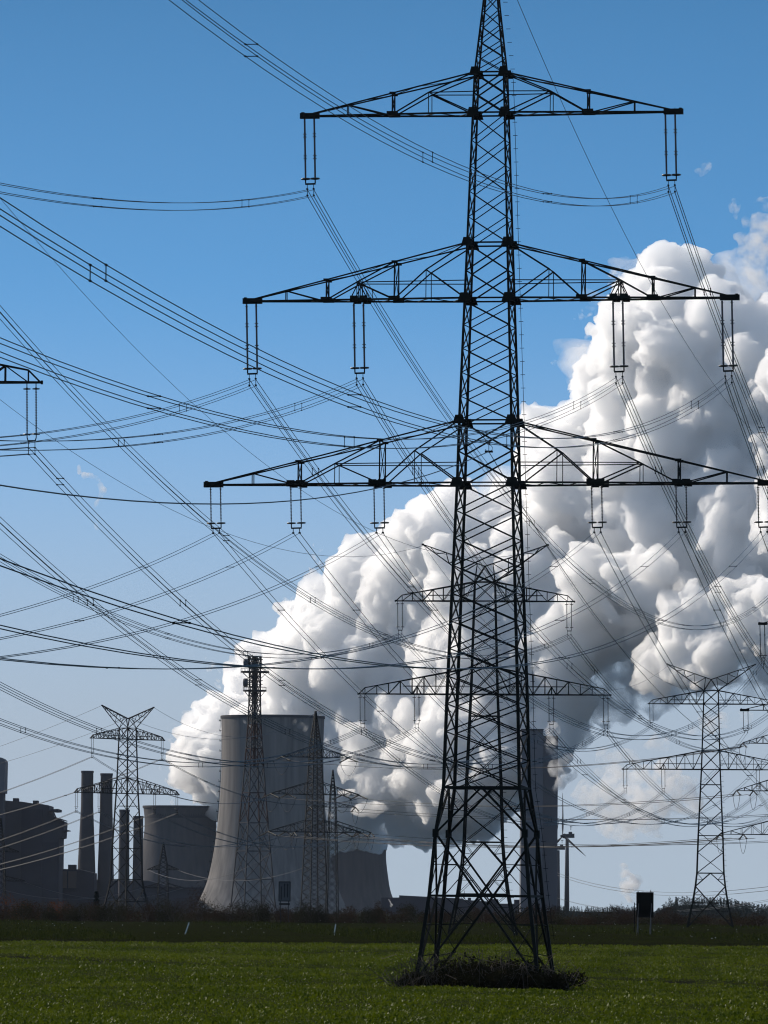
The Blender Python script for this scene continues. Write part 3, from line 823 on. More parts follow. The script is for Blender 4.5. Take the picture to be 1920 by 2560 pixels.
def chimney(label, x, D, yt, rt, rb, yb=2262):
    k = F / D; o = thing('chimney', label, 'chimney', ((x - 960) / k, D, 0), group='power station chimneys')
    zt = HC + (2271 - yt) / k; mb = MB()
    mb.lathe([(rb / k, -1), (rb * .8 / k + rt * .2 / k, zt * .25), (rt * 1.03 / k, zt * .75), (rt / k, zt - 1.5)], 28); mb.build('shaft', CHIM, o, True)
    mb = MB(); mb.lathe([(rt / k, zt - 1.5), (rt / k + .25, zt - 1.4), (rt / k + .25, zt), (rt / k - .5, zt), (rt / k - .5, zt - 4)], 28); mb.build('cap', CLAD_D, o)


chimney('tallest chimney, leftmost beside the boiler house gap', 223.5, 4200, 1933, 15, 25)
chimney('second tall chimney just left of the cornerwise pylon', 271.5, 4200, 1939, 15, 22)
chimney('short chimney seen through the cornerwise pylon', 317, 4300, 2029, 12.5, 14.5)
chimney('shortest chimney between cornerwise pylon and left cooling tower', 352, 4300, 2045, 12, 14)


def block(o, name, x0, x1, y0, y1, D, depth, m, prof=None):
    k = F / D; ox, oy = o.location.x, o.location.y
    X = lambda x: (x - 960) / k - ox
    Z = lambda y: HC + (2271 - y) / k
    mb = MB(); pr = [(X(x), Z(y)) for x, y in (prof or [(x0, y1), (x1, y1), (x1, y0), (x0, y0)])]
    mb.prism(pr, D - oy, D - oy + depth)
    return mb.build(name, m, o)


bh = thing('boiler_house', 'big stepped boiler house with jutting roof slabs at the left edge', 'building', ((60 - 960) / F * 4100, 4100, 0))
block(bh, 'main_block', 0, 0, 0, 0, 4100, 60, CLAD, [(-120, 2294), (155, 2294), (155, 2102), (162, 2100), (163, 2084), (164, 2060), (150, 2054), (141, 2050), (131, 2045), (129, 2034), (128, 2020), (112, 2017), (86, 2015), (60, 2011), (38, 2010), (14, 2008), (-120, 2000)])
block(bh, 'side_panel', 60, 112, 2030, 2215, 4098, 1.8, CLAD_D); block(bh, 'side_panel', 112.5, 153, 2112, 2262, 4098, 1.8, CLAD_D)
rb_ = block(bh, 'roof', 0, 0, 0, 0, 4094, 50, CLAD_D, [(127, 2034), (126, 2030), (151, 2028.5), (151, 2034.5), (140, 2035.5)])
block(bh, 'canopy', 0, 0, 0, 0, 4094, 50, CLAD_D, [(158, 2084), (162, 2079), (174, 2080.5), (174, 2082.5)]); block(bh, 'canopy', 0, 0, 0, 0, 4094, 40, CLAD_D, [(148, 2053), (150, 2050.5), (167, 2056), (167, 2058.5)])
mb = MB(); k = F / 4094
for (xa, ya, xb, yb) in ((139, 2035, 147, 2053), (131, 2045, 150, 2052), (164, 2058, 164, 2100)): mb.beam(((xa - 60) / k - (0), -4, HC + (2271 - ya) / k), ((xb - 60) / k, -4, HC + (2271 - yb) / k), .7)
mb.v = [(v[0] + 60 / k - 960 / k - bh.location.x, v[1], v[2]) for v in mb.v]; mb.build('brace', CLAD_D, bh)
for x0, x1, y0 in ((38, 51, 2002.5), (88, 100.5, 2008)): block(bh, 'roof_vent', x0, x1, y0, 2020, 4110, 14, CLAD_D)
st_ = thing('stair_tower', 'pale tower with a rounded top corner at the left edge', 'building', ((-20 - 960) / F * 4060, 4060, 0))
arc = [(18 - 13 + 13 * math.cos(a), 1914 - 13 * math.sin(a)) for a in np.linspace(0, math.pi / 2, 8)]
block(st_, 'tower_body', 0, 0, 0, 0, 4060, 30, CLAD_L, [(-70, 1990), (17, 1990), (18, 1914)] + arc[1:] + [(-70, 1901)])
block(st_, 'tower_stem', -70, 13.5, 1990.5, 2294, 4062, 26, CLAD)
lb = thing('service_building', 'low building with tan wall panels at the foot of the chimneys', 'building', ((200 - 960) / F * 4150, 4150, 0))
block(lb, 'wall', 0, 0, 0, 0, 4150, 40, CLAD_D, [(120, 2294), (243, 2294), (243, 2188), (205, 2179), (158, 2178), (158, 2166), (120, 2166)])
for x0 in (130, 154, 178): block(lb, 'tan_panel', x0, x0 + 20.5, 2184, 2226, 4148.5, 1.2, CLAD_W)
block(lb, 'roof_cabin', 177.5, 197, 2167.5, 2180, 4156, 12, CLAD_D)
lb2 = thing('low_hall', 'long low hall running behind the cornerwise pylon to the cooling towers', 'building', ((330 - 960) / F * 4350, 4350, 0))
block(lb2, 'wall', 0, 0, 0, 0, 4350, 40, CLAD, [(236, 2294), (560, 2294), (560, 2226), (450, 2224), (380, 2206), (236, 2204)]); block(lb2, 'roof_strip', 380, 545, 2222, 2226, 4348, 1.5, CLAD_D)
tb = thing('boiler_tower', 'tall plain slab tower with steam crossing it, right of the tallest pylon', 'building', ((1350 - 960) / F * 4250, 4250, 0))
block(tb, 'front_slab', 1308, 1362, 1824, 2294, 4250, 40, CLAD_L); block(tb, 'front_cap', 1307, 1363, 1820.5, 1823.5, 4249, 42, CLAD_D)
block(tb, 'rear_slab', 1362.5, 1399, 1838, 2294, 4275, 40, CLAD_L)
lh = thing('turbine_hall', 'long low hall with small roof boxes seen between the tallest pylon\'s legs', 'building', ((1140 - 960) / F * 4400, 4400, 0))
block(lh, 'hall', 0, 0, 0, 0, 4400, 60, CLAD, [(960, 2294), (1306, 2294), (1306, 2257), (1244, 2257), (1230, 2252), (1164, 2248), (1163, 2245), (1073, 2241), (1005, 2238), (1005, 2243.5), (960, 2244)])
for x0, x1, y0 in ((1176, 1184, 2243), (1197, 1206, 2246), (1234, 1252, 2246), (1292, 1306, 2247)): block(lh, 'roof_box', x0, x1, y0, 2258, 4406, 12, CLAD_D)
mb = MB(); k = F / 4405; mb.beam(((1167 - 1140) / k, 5, HC + 24 / k), ((1167 - 1140) / k, 5, HC + 46 / k), .8, .3); mb.build('flue', CLAD_D, lh)


def turbine(label, x, D, yh, blade_px, angs, yaw, ybase=2272):
    k = F / D; o = thing('wind_turbine', label, 'wind turbine', ((x - 960) / k, D, 0), 0, 'wind turbines')
    zh = HC + (2271 - yh) / k
    mb = MB(); mb.tube([(0, 0, -2), (0, 0, zh - 2)], 2.3, 14, 1.4); mb.build('tower', TURB, o, True)
    c_, s_ = math.cos(yaw), math.sin(yaw)
    mb = MB(); mb.beam(Vector((-3.5 * c_, -3.5 * s_, zh)), Vector((6.5 * c_, 6 * s_, zh + .3)), 3.2, 3.6); mb.box((3.5 * c_, 3.5 * s_, zh + 2.6), (3, 2.2, 2)); mb.beam((4 * c_, 4 * s_, zh + 5), (4 * c_, 4 * s_, zh + 8.4), .5); mb.beam((3 * c_, 3 * s_, zh + 7.8), (5.4 * c_, 5.4 * s_, zh + 7.8), .5)
    nac = mb.build('nacelle', TURB, o)
    hub = Vector((-4.8 * c_, -4.8 * s_, zh)); mb = MB(); mb.tube([hub + Vector((2 * c_, 2 * s_, 0)), hub + Vector((-2.4 * c_, -2.4 * s_, 0))], 2.2, 10, .6); mb.build('hub', TURB, o)
    side = Vector((-s_, c_, 0)); Lb = blade_px / k
    for a in angs:
        d = side * math.sin(a) + Vector((0, 0, 1)) * math.cos(a); t_ = Vector((c_, s_, 0)); e = d.cross(t_)
        mb = MB(); pts = []
        for q, (f, wd) in enumerate(((0, .7), (.08, .9), (.2, 1.5), (.5, 1.05), (.8, .65), (1, .2))):
            p = hub + d * (f * Lb) - t_ * (f * f * 1.5)
            pts += [p + e * wd, p + t_ * wd * .35, p - e * wd * .6, p - t_ * wd * .35]
        fs = []
        for q in range(5):
            for i in range(4): fs.append((q * 4 + i, q * 4 + (i + 1) % 4, q * 4 + 4 + (i + 1) % 4, q * 4 + 4 + i))
        mb.add(pts, fs); mb.build('blade', TURB, o, True)


turbine('wind turbine with one blade straight up right of the tall slab tower', 1423, 5500, 2087.5, 108, (R_(-2), R_(-118), R_(122)), R_(38))
turbine('second wind turbine mostly hidden behind the tall slab tower, nacelle just peeking out', 1401, 6500, 2118, 92, (R_(-30), R_(90), R_(210)), R_(20))

# ------------------------------------------------------------------ roadside things
def motor_sign():
    D = 842.; k = F / D; o = thing('road_sign', 'black back of a tall sign on braced legs before the woods', 'sign', ((1618 - 960) / k, D, 0))
    z = lambda y: HC + (2271 - y) / k
    mb = MB(); mb.box((0, 0, (z(2226) + z(2289)) / 2), (43 / k, .12, (2289 - 2226) / k)); mb.build('panel', SIGNB, o)
    for x in (-17 / k, 15 / k):
        mb = MB(); mb.beam((x, .16, -.2), (x, .16, z(2224)), .13); mb.beam((x - .25, -1.6, .1), (x + .1, .05, z(2250)), .07); mb.build('leg', GALV, o)
    mb = MB(); mb.beam((-26 / k, 0, -.2), (-26 / k, 0, z(2252)), .1); mb.beam((-26 / k, 0, z(2256)), (-20 / k, 0, z(2256)), .08); mb.build('side_post', SIGNB, o)
    mb = MB(); mb.beam((-5 / k, 0, z(2226)), (-5 / k, 0, z(2222)), .04); mb.beam((13 / k, 0, z(2225)), (15 / k, 0, z(2220)), .06); mb.build('bracket', SIGNB, o)


motor_sign()
D = 1150.; k = F / D
o = thing('lane_sign', 'framed lane sign with three upright bars standing in the shrubs', 'sign', ((718.5 - 960) / k, D, 0)); z = lambda y: HC + (2271 - y) / k
mb = MB(); mb.box((0, 0, (z(2206) + z(2254)) / 2), (29 / k, .12, 48 / k)); mb.build('panel', SIGNF, o)
mb = MB()
for (x0, y0, x1, y1) in ((704.5, 2206.5, 732.5, 2206.5), (704.5, 2254.5, 732.5, 2254.5), (704.5, 2206, 704.5, 2255), (732.5, 2206, 732.5, 2255)): mb.beam(((x0 - 718.5) / k, -.09, z(y0)), ((x1 - 718.5) / k, -.09, z(y1)), .14)
mb.build('frame', SIGNK, o)
mb = MB()
for x, ya, yb in ((710.3, 2218, 2251), (718.6, 2212, 2245), (726, 2212, 2245)): mb.beam(((x - 718.5) / k, -.09, z(ya)), ((x - 718.5) / k, -.09, z(yb)), .13)
for x in (718.6, 726): mb.prism([((x - 2.6 - 718.5) / k, z(2215)), ((x + 2.6 - 718.5) / k, z(2215)), ((x - 718.5) / k, z(2210.5))], -.14, -.07)
mb.build('lane_symbol', SIGNK, o)
mb = MB(); mb.beam((-.7, .1, 0), (-.7, .1, z(2206)), .12); mb.beam((.7, .1, 0), (.7, .1, z(2206)), .12); mb.box((0, 0, z(2262)), (27 / k, .1, .35)); mb.build('post', SIGNK, o)
for (x0, y0, x1, y1, lab) in ((462, 2343, 472, 2308, 'leaning white marker post on the bank left of the cooling towers'), (834.5, 2344, 839, 2312, 'leaning white marker post on the bank below the jumper-loop tower')):
    D = 760.; a, b = P(x0, y0, D), P(x1, y1, D); a.z = float(gz(a.x, D)) - .1
    mb = MB(); d_ = b - a; mb.beam((0, 0, 0), d_, .13, .13, .07); mb.add([tuple(d_ + Vector(q)) for q in ((-.07, -.04, 0), (.07, -.04, 0), (.07, .04, 0), (-.07, .04, 0), (.05, 0, .14))], [(0, 1, 4), (1, 2, 4), (2, 3, 4), (3, 0, 4)])
    tag(mb.build('marker_post', POSTW, None, False, a), lab, 'marker post', 'white marker posts')

# ------------------------------------------------------------------ vegetation
def blob_points(n, rx, ry, rz, lumps=7):
    cs = rng.normal(size=(lumps, 3)) * (.42, .42, .25); cs[:, 2] = np.abs(cs[:, 2]) + .1; rr = .35 + .3 * rng.random(lumps)
    i = rng.integers(0, lumps, n); v = rng.normal(size=(n, 3)); v /= np.linalg.norm(v, axis=1)[:, None]
    p = cs[i] + v * (rr[i] * rng.random(n) ** .35)[:, None]; p[:, 2] = np.clip(p[:, 2], .02, None)
    return p * (rx, ry, rz)


# bramble patch round the pylon's feet
br = thing('bramble_patch', 'dark tangled bramble patch around the feet of the tallest pylon', 'bush', (6.2, 396, -1.45))
pts = []
for i in range(46):
    u = rng.uniform(-1, 1); cx, cy = u * 4.35, rng.uniform(-4.6, 5.0) * math.sqrt(1 - .6 * u * u); h = 1.7 * (1 - .5 * u * u) * rng.uniform(.75, 1.15)
    q = blob_points(1500, 1.5, 1.5, h, 5) + np.array((cx, cy, 0)); pts.append(q)
pts = np.concatenate(pts); V, Q = leaf_quads(pts, .1 + .12 * rng.random(len(pts)), .5, .7); np_mesh('foliage', V, Q, BRAMB, br)
mb = MB()
for i in range(260):
    u = rng.uniform(-1, 1); a = Vector((u * 5.4, rng.uniform(-5, 5) * (1 - .4 * abs(u)), 0)); b = a + Vector((rng.normal() * .7, rng.normal() * .7, (1.6 - .6 * u * u) * rng.uniform(.6, 1.55))); c = b + Vector((rng.normal() * .6, rng.normal() * .6, -.3))
    mb.tube([a, b, c], .018, 3)
mb.build('stems', BARK, br)


def shrub(label, x, D, w, h, m, group, n=900, name='shrub', size=.2):
    k = F / D; X = (x - 960) / k
    o = thing(name, label, 'shrub', (X, D, float(gz(X, D)) - .1), 0, group)
    p = blob_points(n, w / 2, w / 2, h, 8); V, Q = leaf_quads(p, size * (.5 + rng.random(n)), .5, .7); np_mesh('foliage', V, Q, m, o)
    mb = MB()
    for i in range(10):
        a = Vector((rng.normal() * w * .08, rng.normal() * w * .08, 0)); b = a + Vector((rng.normal() * w * .18, rng.normal() * w * .18, h * rng.uniform(.6, 1.08))); mb.tube([a, a.lerp(b, .5) + Vector((rng.normal() * .15, 0, 0)), b], .06, 3, .015)
    mb.build('stems', BARK, o)


spec = [(20, 1260, 7, 4.2, 1), (62, 1235, 6, 3.6, 0), (84, 1270, 8, 5., 2), (112, 1240, 6, 4.4, 1), (132, 1225, 5, 3.4, 0), (158, 1265, 6, 4.6, 2), (180, 1240, 6, 4., 1), (210, 1230, 6, 3.6, 0), (236, 1260, 7, 4.2, 1),
        (268, 1235, 6, 3.8, 0), (300, 1250, 7, 4.2, 0), (335, 1262, 8, 5., 0), (368, 1240, 7, 4.4, 1), (402, 1255, 7, 4.6, 0), (438, 1240, 7, 4.4, 0), (470, 1262, 8, 4.4, 1), (503, 1245, 7, 5.8, 1), (540, 1258, 7, 4.3, 0),
        (575, 1240, 7, 3.8, 1), (612, 1262, 8, 4.8, 0), (648, 1240, 6, 4.4, 0), (676, 1255, 6, 4., 1), (705, 1262, 6, 3.2, 1), (740, 1240, 6, 3., 1), (768, 1232, 6, 4., 0), (790, 1228, 6, 4.6, 0), (812, 1228, 5, 3.8, 0), (846, 1255, 6, 3.2, 1), (880, 1262, 6, 3.4, 1),
        (925, 1250, 7, 3., 0), (985, 1255, 7, 3.2, 1), (1050, 1262, 8, 3.4, 0), (1110, 1250, 8, 3., 1), (1165, 1262, 7, 3.3, 0), (1225, 1255, 8, 3., 1), (1285, 1262, 7, 3.2, 0), (1345, 1240, 7, 3.3, 1), (1390, 1250, 6, 2.8, 0), (1450, 1255, 7, 2.6, 1), (1500, 1262, 7, 2.8, 0), (1560, 1245, 7, 3., 1), (1640, 1262, 8, 2.6, 0), (1695, 1250, 7, 2.8, 1), (1745, 1262, 7, 2.4, 0), (1800, 1250, 8, 2.4, 1), (1860, 1262, 8, 2.6, 0), (1905, 1255, 7, 2.8, 1)]
cname = ['dull olive', 'brown', 'orange autumn']
near_of = lambda x: ('at the left edge' if x < 40 else 'below the boiler house' if x < 165 else 'below the tall chimneys' if x < 275 else 'below the cornerwise pylon' if x < 350 else 'below the left cooling tower' if x < 500 else 'below the radio mast' if x < 690 else 'by the lane sign' if x < 750 else 'at the jumper-loop tower foot' if x < 830 else 'below the squat cooling tower' if x < 940 else 'left of the tallest pylon foot' if x < 1080 else 'seen between the legs of the tallest pylon' if x < 1330 else 'right of the tallest pylon foot' if x < 1470 else 'by the black sign back' if x < 1660 else 'under the hill pylon' if x < 1830 else 'at the right edge')
seen = {}
for (x, D, wd, h, mi) in spec:
    key = (near_of(x), mi); seen[key] = seen.get(key, 0) + 1
total = dict(seen); cur = {}
ordw = ['first', 'second', 'third', 'fourth', 'fifth']
for (x, D, wd, h, mi) in spec:
    key = (near_of(x), mi); cur[key] = cur.get(key, 0) + 1
    pre = '' if total[key] == 1 else f', {ordw[cur[key] - 1]} from the left there'
    shrub(f'{cname[mi]} shrub {near_of(x)}{pre}', x, D, wd, h, SHR[mi], 'shrubs along the bank', 2800)


def bare_tree(label, x, D, ytop, w, group='bare trees by the woods', dens=1.):
    k = F / D; X = (x - 960) / k; z0 = float(gz(X, D)) - .2; H = HC + (2271 - ytop) / k - z0; Wd = w / k
    o = thing('bare_tree', label, 'tree', (X, D, z0), rng.uniform(0, 6), group)
    tr = MB(); tr.tube([(0, 0, 0), (.05 * H * rng.normal() * .3, 0, H * .35)], H * .03, 6, H * .018)
    br_ = MB(); tips = []
    root = Vector((0, 0, H * .28))
    for i in range(int(16 * dens)):
        a = rng.uniform(0, 2 * math.pi); el = rng.uniform(.35, 1.35); ln = H * rng.uniform(.35, .62)
        d_ = Vector((math.cos(a) * math.cos(el) * Wd / H * 1.1, math.sin(a) * math.cos(el) * Wd / H * 1.1, math.sin(el))); s0 = root + Vector((0, 0, rng.uniform(-.1, .2) * H)); e0 = s0 + d_ * ln
        br_.tube([s0, s0.lerp(e0, .5) + Vector((0, 0, -.03 * H)), e0], H * .011, 4, H * .004)
        for j in range(6):
            p = s0.lerp(e0, rng.uniform(.35, 1)); q = p + Vector((rng.normal() * .13 * H, rng.normal() * .13 * H, rng.uniform(.02, .2) * H)); br_.tube([p, q], H * .005, 3, H * .002)
            for l in range(4): tips.append(p.lerp(q, rng.uniform(.4, 1)))
    br_.build('branches', BARK, o); tr.build('trunk', BARK, o)
    tp = np.array([t[:] for t in tips]); tp = np.repeat(tp, 12, 0) + rng.normal(size=(len(tips) * 12, 3)) * H * .025
    V, Q = leaf_quads(tp, H * .05 * (.4 + rng.random(len(tp))), .9, .12); np_mesh('twigs', V, Q, TWIG, o)


def ctree(label, x, D, ytop, w, m, group='round trees by the woods', n=6000):
    k = F / D; X = (x - 960) / k; z0 = float(gz(X, D)) - .2; H = HC + (2271 - ytop) / k - z0; Wd = w / k
    o = thing('round_tree', label, 'tree', (X, D, z0), 0, group)
    p = blob_points(n, Wd / 2, Wd / 2, H * .95, 12); V, Q = leaf_quads(p, H * .055 * (.4 + rng.random(n)), .6, .7); np_mesh('crown', V, Q, m, o)
    mb = MB(); mb.tube([(0, 0, 0), (0, 0, H * .5)], H * .03, 6, H * .015)
    for i in range(14):
        b = Vector((rng.normal() * Wd * .2, rng.normal() * Wd * .2, H * rng.uniform(.6, .98))); mb.tube([(0, 0, H * .3), b], H * .012, 3, H * .003)
    mb.build('trunk', BARK, o)


def conifer(label, x, D, ytop, w, group=None, n=900):
    k = F / D; X = (x - 960) / k; z0 = float(gz(X, D)) - .2; H = HC + (2271 - ytop) / k - z0; Wd = w / k
    o = thing('conifer', label, 'tree', (X, D, z0), 0, group)
    t_ = rng.random(n) ** .7; rr = Wd / 2 * (1 - t_) ** .8 * (.7 + .3 * np.sin(t_ * 40)) * rng.random(n) ** .4; a = rng.random(n) * 6.283
    p = np.stack([rr * np.cos(a), rr * np.sin(a), H * (.06 + .94 * t_)], 1); V, Q = leaf_quads(p, H * .06 * (.5 + rng.random(n)), .1, .5); np_mesh('crown', V, Q, SPRUCE, o)
    mb = MB(); mb.tube([(0, 0, 0), (0, 0, H * .97)], H * .025, 5, H * .003); mb.build('trunk', BARK, o)


conifer('lone dark conifer before the chimneys, left of the cornerwise pylon', 249, 1500, 2234, 26, None, 1500)
ctree('dark rounded tree at the foot of the squat cooling tower', 956, 1700, 2258, 40, SHR[1]); ctree('dark tree beside the low hall between mast leg and cooling tower', 1024, 1700, 2266, 44, SHR[0])
ctree('brown tree seen through the left legs of the tallest pylon', 1120, 1750, 2268, 60, SHR[1]); ctree('dark tree seen between the legs of the tallest pylon', 1210, 1750, 2262, 60, SHR[1])
ctree('tall brown tree at the foot of the slab tower', 1330, 1500, 2252, 62, SHR[1]); bare_tree('bare tree at the right corner of the slab tower', 1394, 1500, 2256, 40)
ctree('olive rounded tree left of the dip in the woods', 1425, 1300, 2290, 60, SHR[0])
bare_tree('tallest bare tree with a spreading top left of the black sign', 1547, 1600, 2257, 60); bare_tree('bare tree directly left of the black sign', 1582, 1600, 2262, 44); bare_tree('smaller bare tree between two taller ones', 1562, 1580, 2268, 36)
ctree('brown thicket tree below the tallest bare tree', 1528, 1550, 2274, 70, SHR[1]); ctree('brown thicket tree behind the black sign', 1590, 1550, 2272, 70, SHR[1]); ctree('dark thicket tree right of the black sign', 1658, 1550, 2270, 70, SHR[1])
ctree('brown thicket tree left of the hill pylon', 1705, 1500, 2286, 70, SHR[1]); bare_tree('bare tree top against the sky right of the black sign', 1667, 1600, 2258, 40)
ctree('low brown thicket under the hill pylon', 1770, 1400, 2298, 80, SHR[1]); ctree('low brown thicket at the right edge', 1880, 1400, 2297, 90, SHR[1]); ctree('low dark thicket in the dip of the woods', 1480, 1500, 2286, 60, SHR[0])

# far wooded hill
prof = [(1385, 2274), (1420, 2273), (1480, 2276), (1540, 2275), (1600, 2273), (1650, 2294), (1690, 2262), (1740, 2257), (1790, 2258), (1840, 2263), (1880, 2272), (1930, 2278), (2000, 2276), (2150, 2274)]
HD = 3300.; k = F / HD
hx = np.array([(p[0] - 960) / k for p in prof]); hz = np.array([HC + (2271 - p[1]) / k for p in prof])
V = []; Q = []; nd = 10
for i in range(nd):
    s = math.sin(math.pi * i / (nd - 1)); V.append(np.stack([hx, np.full(len(hx), HD - 120 + i * 40.), -1 + (hz + 1) * s], 1))
for r in range(nd - 1):
    i = np.arange(len(hx) - 1); a = r * len(hx) + i; Q.append(np.stack([a, a + 1, a + 1 + len(hx), a + len(hx)], 1))
hill = np_mesh('hill', np.concatenate(V), np.concatenate(Q), HILLM, smooth=True); struct(hill)
C = []; S = []
for i in range(1700):
    x_ = rng.uniform(hx[0], hx[-1]); dd = rng.uniform(HD - 115, HD + 70); s = math.sin(math.pi * (dd - HD + 120) / 360); z_ = -1 + (np.interp(x_, hx, hz) + 1) * s
    H = rng.uniform(2.6, 5.6) * (.6 + .4 * (x_ > (1640 - 960) / k)); n_ = 44; t_ = rng.random(n_); rr = H * .2 * (1 - t_) * rng.random(n_) ** .5; a = rng.random(n_) * 6.283
    C.append(np.stack([x_ + rr * np.cos(a), dd + rr * np.sin(a), z_ - .6 + H * t_], 1)); S.append(np.full(n_, H * .13))
V, Q = leaf_quads(np.concatenate(C), np.concatenate(S), .3, .6)
tag(np_mesh('spruce_forest', V, Q, SPRUCE), 'dark spruce wood on the far hill at the right', 'forest', kind='stuff')

# ------------------------------------------------------------------ steam
def ico(nn):
    bm = bmesh.new(); bmesh.ops.create_icosphere(bm, subdivisions=nn, radius=1)
    v = np.array([q.co[:] for q in bm.verts]); f = np.array([[p.index for p in q.verts] for q in bm.faces]); bm.free(); return v, f


ICO = {s: ico(s) for s in (1, 2, 3)}


def vnoise(p, seed):
    i = np.floor(p).astype(np.int64); f = p - i; f = f * f * (3 - 2 * f)

    def h(a, b, c):
        q = (a * 374761393 + b * 668265263 + c * 2147483647 + seed * 974634) & 0x7fffffff
        q = ((q ^ (q >> 13)) * 1274126177) & 0x7fffffff
        return ((q ^ (q >> 16)) & 0xffff) / 65535.
    r = 0
    for dx in (0, 1):
        for dy in (0, 1):
            for dz in (0, 1):
                r = r + np.where(dx, f[:, 0], 1 - f[:, 0]) * np.where(dy, f[:, 1], 1 - f[:, 1]) * np.where(dz, f[:, 2], 1 - f[:, 2]) * h(i[:, 0] + dx, i[:, 1] + dy, i[:, 2] + dz)
    return r - .5


class Poly:
    def __init__(self, pts): self.p = np.array(pts, float)

    def inside(self, x, y):
        c = False; p = self.p
        for i in range(len(p)):
            (x1, y1), (x2, y2) = p[i], p[i - 1]
            if (y1 > y) != (y2 > y) and x < (x2 - x1) * (y - y1) / (y2 - y1) + x1: c = not c
        return c

    def edge(self, q):
        a = self.p; ab = np.roll(a, -1, 0) - a; t = np.clip(((q - a) * ab).sum(1) / (ab ** 2).sum(1), 0, 1)
        return np.sqrt(((a + ab * t[:, None] - q) ** 2).sum(1).min())


def steam(name, label, spheres, D, dens, voxel=2., k1=14, k2=7, noise=((40, 14), (15, 6), (6, 2.6)), aniso=.35, kf=(.28, .5), seed=1, ragged=0.):
    """billowing body grown from balls (centre, radius) with smaller balls budding on them"""
    global rng
    keep, rng = rng, np.random.default_rng(seed)

    def kids(S, n, rmin):
        o = []
        for c, r in S:
            for _ in range(n):
                v = rng.normal(size=3); v /= np.linalg.norm(v); rr = r * rng.uniform(*kf)
                if rr > rmin: o.append((c + v * (r * .92), rr))
        return o
    A = [(np.array(c, float) - (0, D, 0), r) for c, r in spheres]; Bk = kids(A, k1, voxel * 1.2) if k1 else []; Ck = kids(Bk, k2, voxel * .8) if k2 else []
    V = []; Fc = []; off = 0
    for sub, lst in ((3, A), (2, Bk), (1, Ck)):
        v, f = ICO[sub]
        for c, r in lst: V.append(v * r + c); Fc.append(f + off); off += len(v)
    V = np.concatenate(V); Fc = np.concatenate(Fc)
    so = np_mesh('soup', V, Fc, STEEL); md = so.modifiers.new('r', 'REMESH'); md.mode = 'VOXEL'; md.voxel_size = voxel; md.use_smooth_shade = True
    dg = bpy.context.evaluated_depsgraph_get(); me = bpy.data.meshes.new_from_object(so.evaluated_get(dg)); old = so.data
    bpy.data.objects.remove(so); bpy.data.meshes.remove(old)
    co = np.empty(len(me.vertices) * 3, np.float32); me.vertices.foreach_get('co', co); co = co.reshape(-1, 3)
    for s, am in noise: co += np.stack([vnoise(co / s + 100, q + int(s * 7)) * am * 1.4 for q in range(3)], 1).astype(np.float32)
    me.vertices.foreach_set('co', co.ravel()); me.update(); me.name = name
    me.materials.clear(); me.materials.append(steam_mat(name + '_vapour', dens, aniso, ragged))
    o = link(name, me, None, (0, D, 0)); tag(o, label, 'steam plume', 'steam')
    rng = keep
    return o


KD = 1920 / 1659.; TILT_P = .92


def fill(poly, D, n, rmin, rmax, thick, emin, box, seed, back=0.):
    g = np.random.default_rng(seed); po = Poly([(a * KD, b * KD) for a, b in poly]); k = F / D; out = []; tr_ = 0
    while len(out) < n and tr_ < 30000:
        tr_ += 1; x_, y_ = g.uniform(box[0], box[2]) * KD, g.uniform(box[1], box[3]) * KD
        if not po.inside(x_, y_): continue
        e = po.edge(np.array((x_, y_)))
        if e < emin: continue
        r = min(e * .95, g.uniform(rmin, rmax)); dp = min(e, thick) / k
        p = P(x_, y_, D); off = -TILT_P * max(0., p.x - (430 - 960) / k)      # the wind carries the plume right and towards the viewer
        p = P(x_, y_, D + off); out.append(((p.x, D + off + back + g.uniform(-.8, .8) * dp, p.z), r / k))
    return out


PA = [(374, 1748), (357, 1690), (362, 1610), (395, 1570), (412, 1535), (462, 1500), (470, 1445), (530, 1410), (585, 1365), (625, 1300), (690, 1255), (692, 1190), (800, 1180), (832, 1108), (905, 1078), (1000, 1072), (1110, 1060), (1200, 1150), (1270, 1300), (1280, 1480), (1250, 1600), (1190, 1680), (1080, 1770), (950, 1800), (850, 1816), (730, 1815), (600, 1790), (470, 1750)]
PB = [(1080, 1120), (1130, 1000), (1150, 905), (1240, 880), (1222, 800), (1290, 745), (1258, 680), (1345, 652), (1328, 580), (1400, 556), (1470, 540), (1545, 570), (1590, 660), (1700, 650), (1850, 800), (1850, 1270), (1659, 1365), (1420, 1405), (1290, 1440), (1200, 1520), (1080, 1500)]
PL = [(1120, 1500), (1290, 1400), (1420, 1365), (1659, 1310), (1850, 1230), (1850, 1460), (1700, 1490), (1560, 1500), (1420, 1545), (1330, 1570), (1270, 1600), (1210, 1680), (1130, 1730), (1080, 1700)]
SP = fill(PA, 4800, 230, 40, 110, 80, 16, (340, 1050, 1300, 1830), 5) + fill(PB, 4860, 240, 45, 115, 95, 16, (1060, 530, 1850, 1650), 9)
SP += fill(PA, 4800, 60, 30, 80, 40, 40, (340, 1050, 1300, 1830), 31, -34) + fill(PB, 4860, 80, 34, 95, 60, 42, (1060, 530, 1850, 1650), 32, -42)
SP += fill(PA, 4800, 90, 12, 30, 150, 13, (340, 1050, 1300, 1830), 35) + fill(PB, 4880, 90, 14, 36, 200, 14, (1060, 530, 1850, 1650), 36)
SP += fill([(1330, 1330), (1500, 1290), (1850, 1220), (1850, 1410), (1659, 1445), (1480, 1495), (1350, 1510)], 4860, 60, 22, 66, 26, 14, (1320, 1200, 1850, 1520), 71, -135)
SP += fill([(700, 1570), (900, 1500), (1080, 1500), (1150, 1640), (1000, 1765), (760, 1785)], 4800, 36, 22, 56, 26, 18, (690, 1480, 1160, 1790), 72, -85)
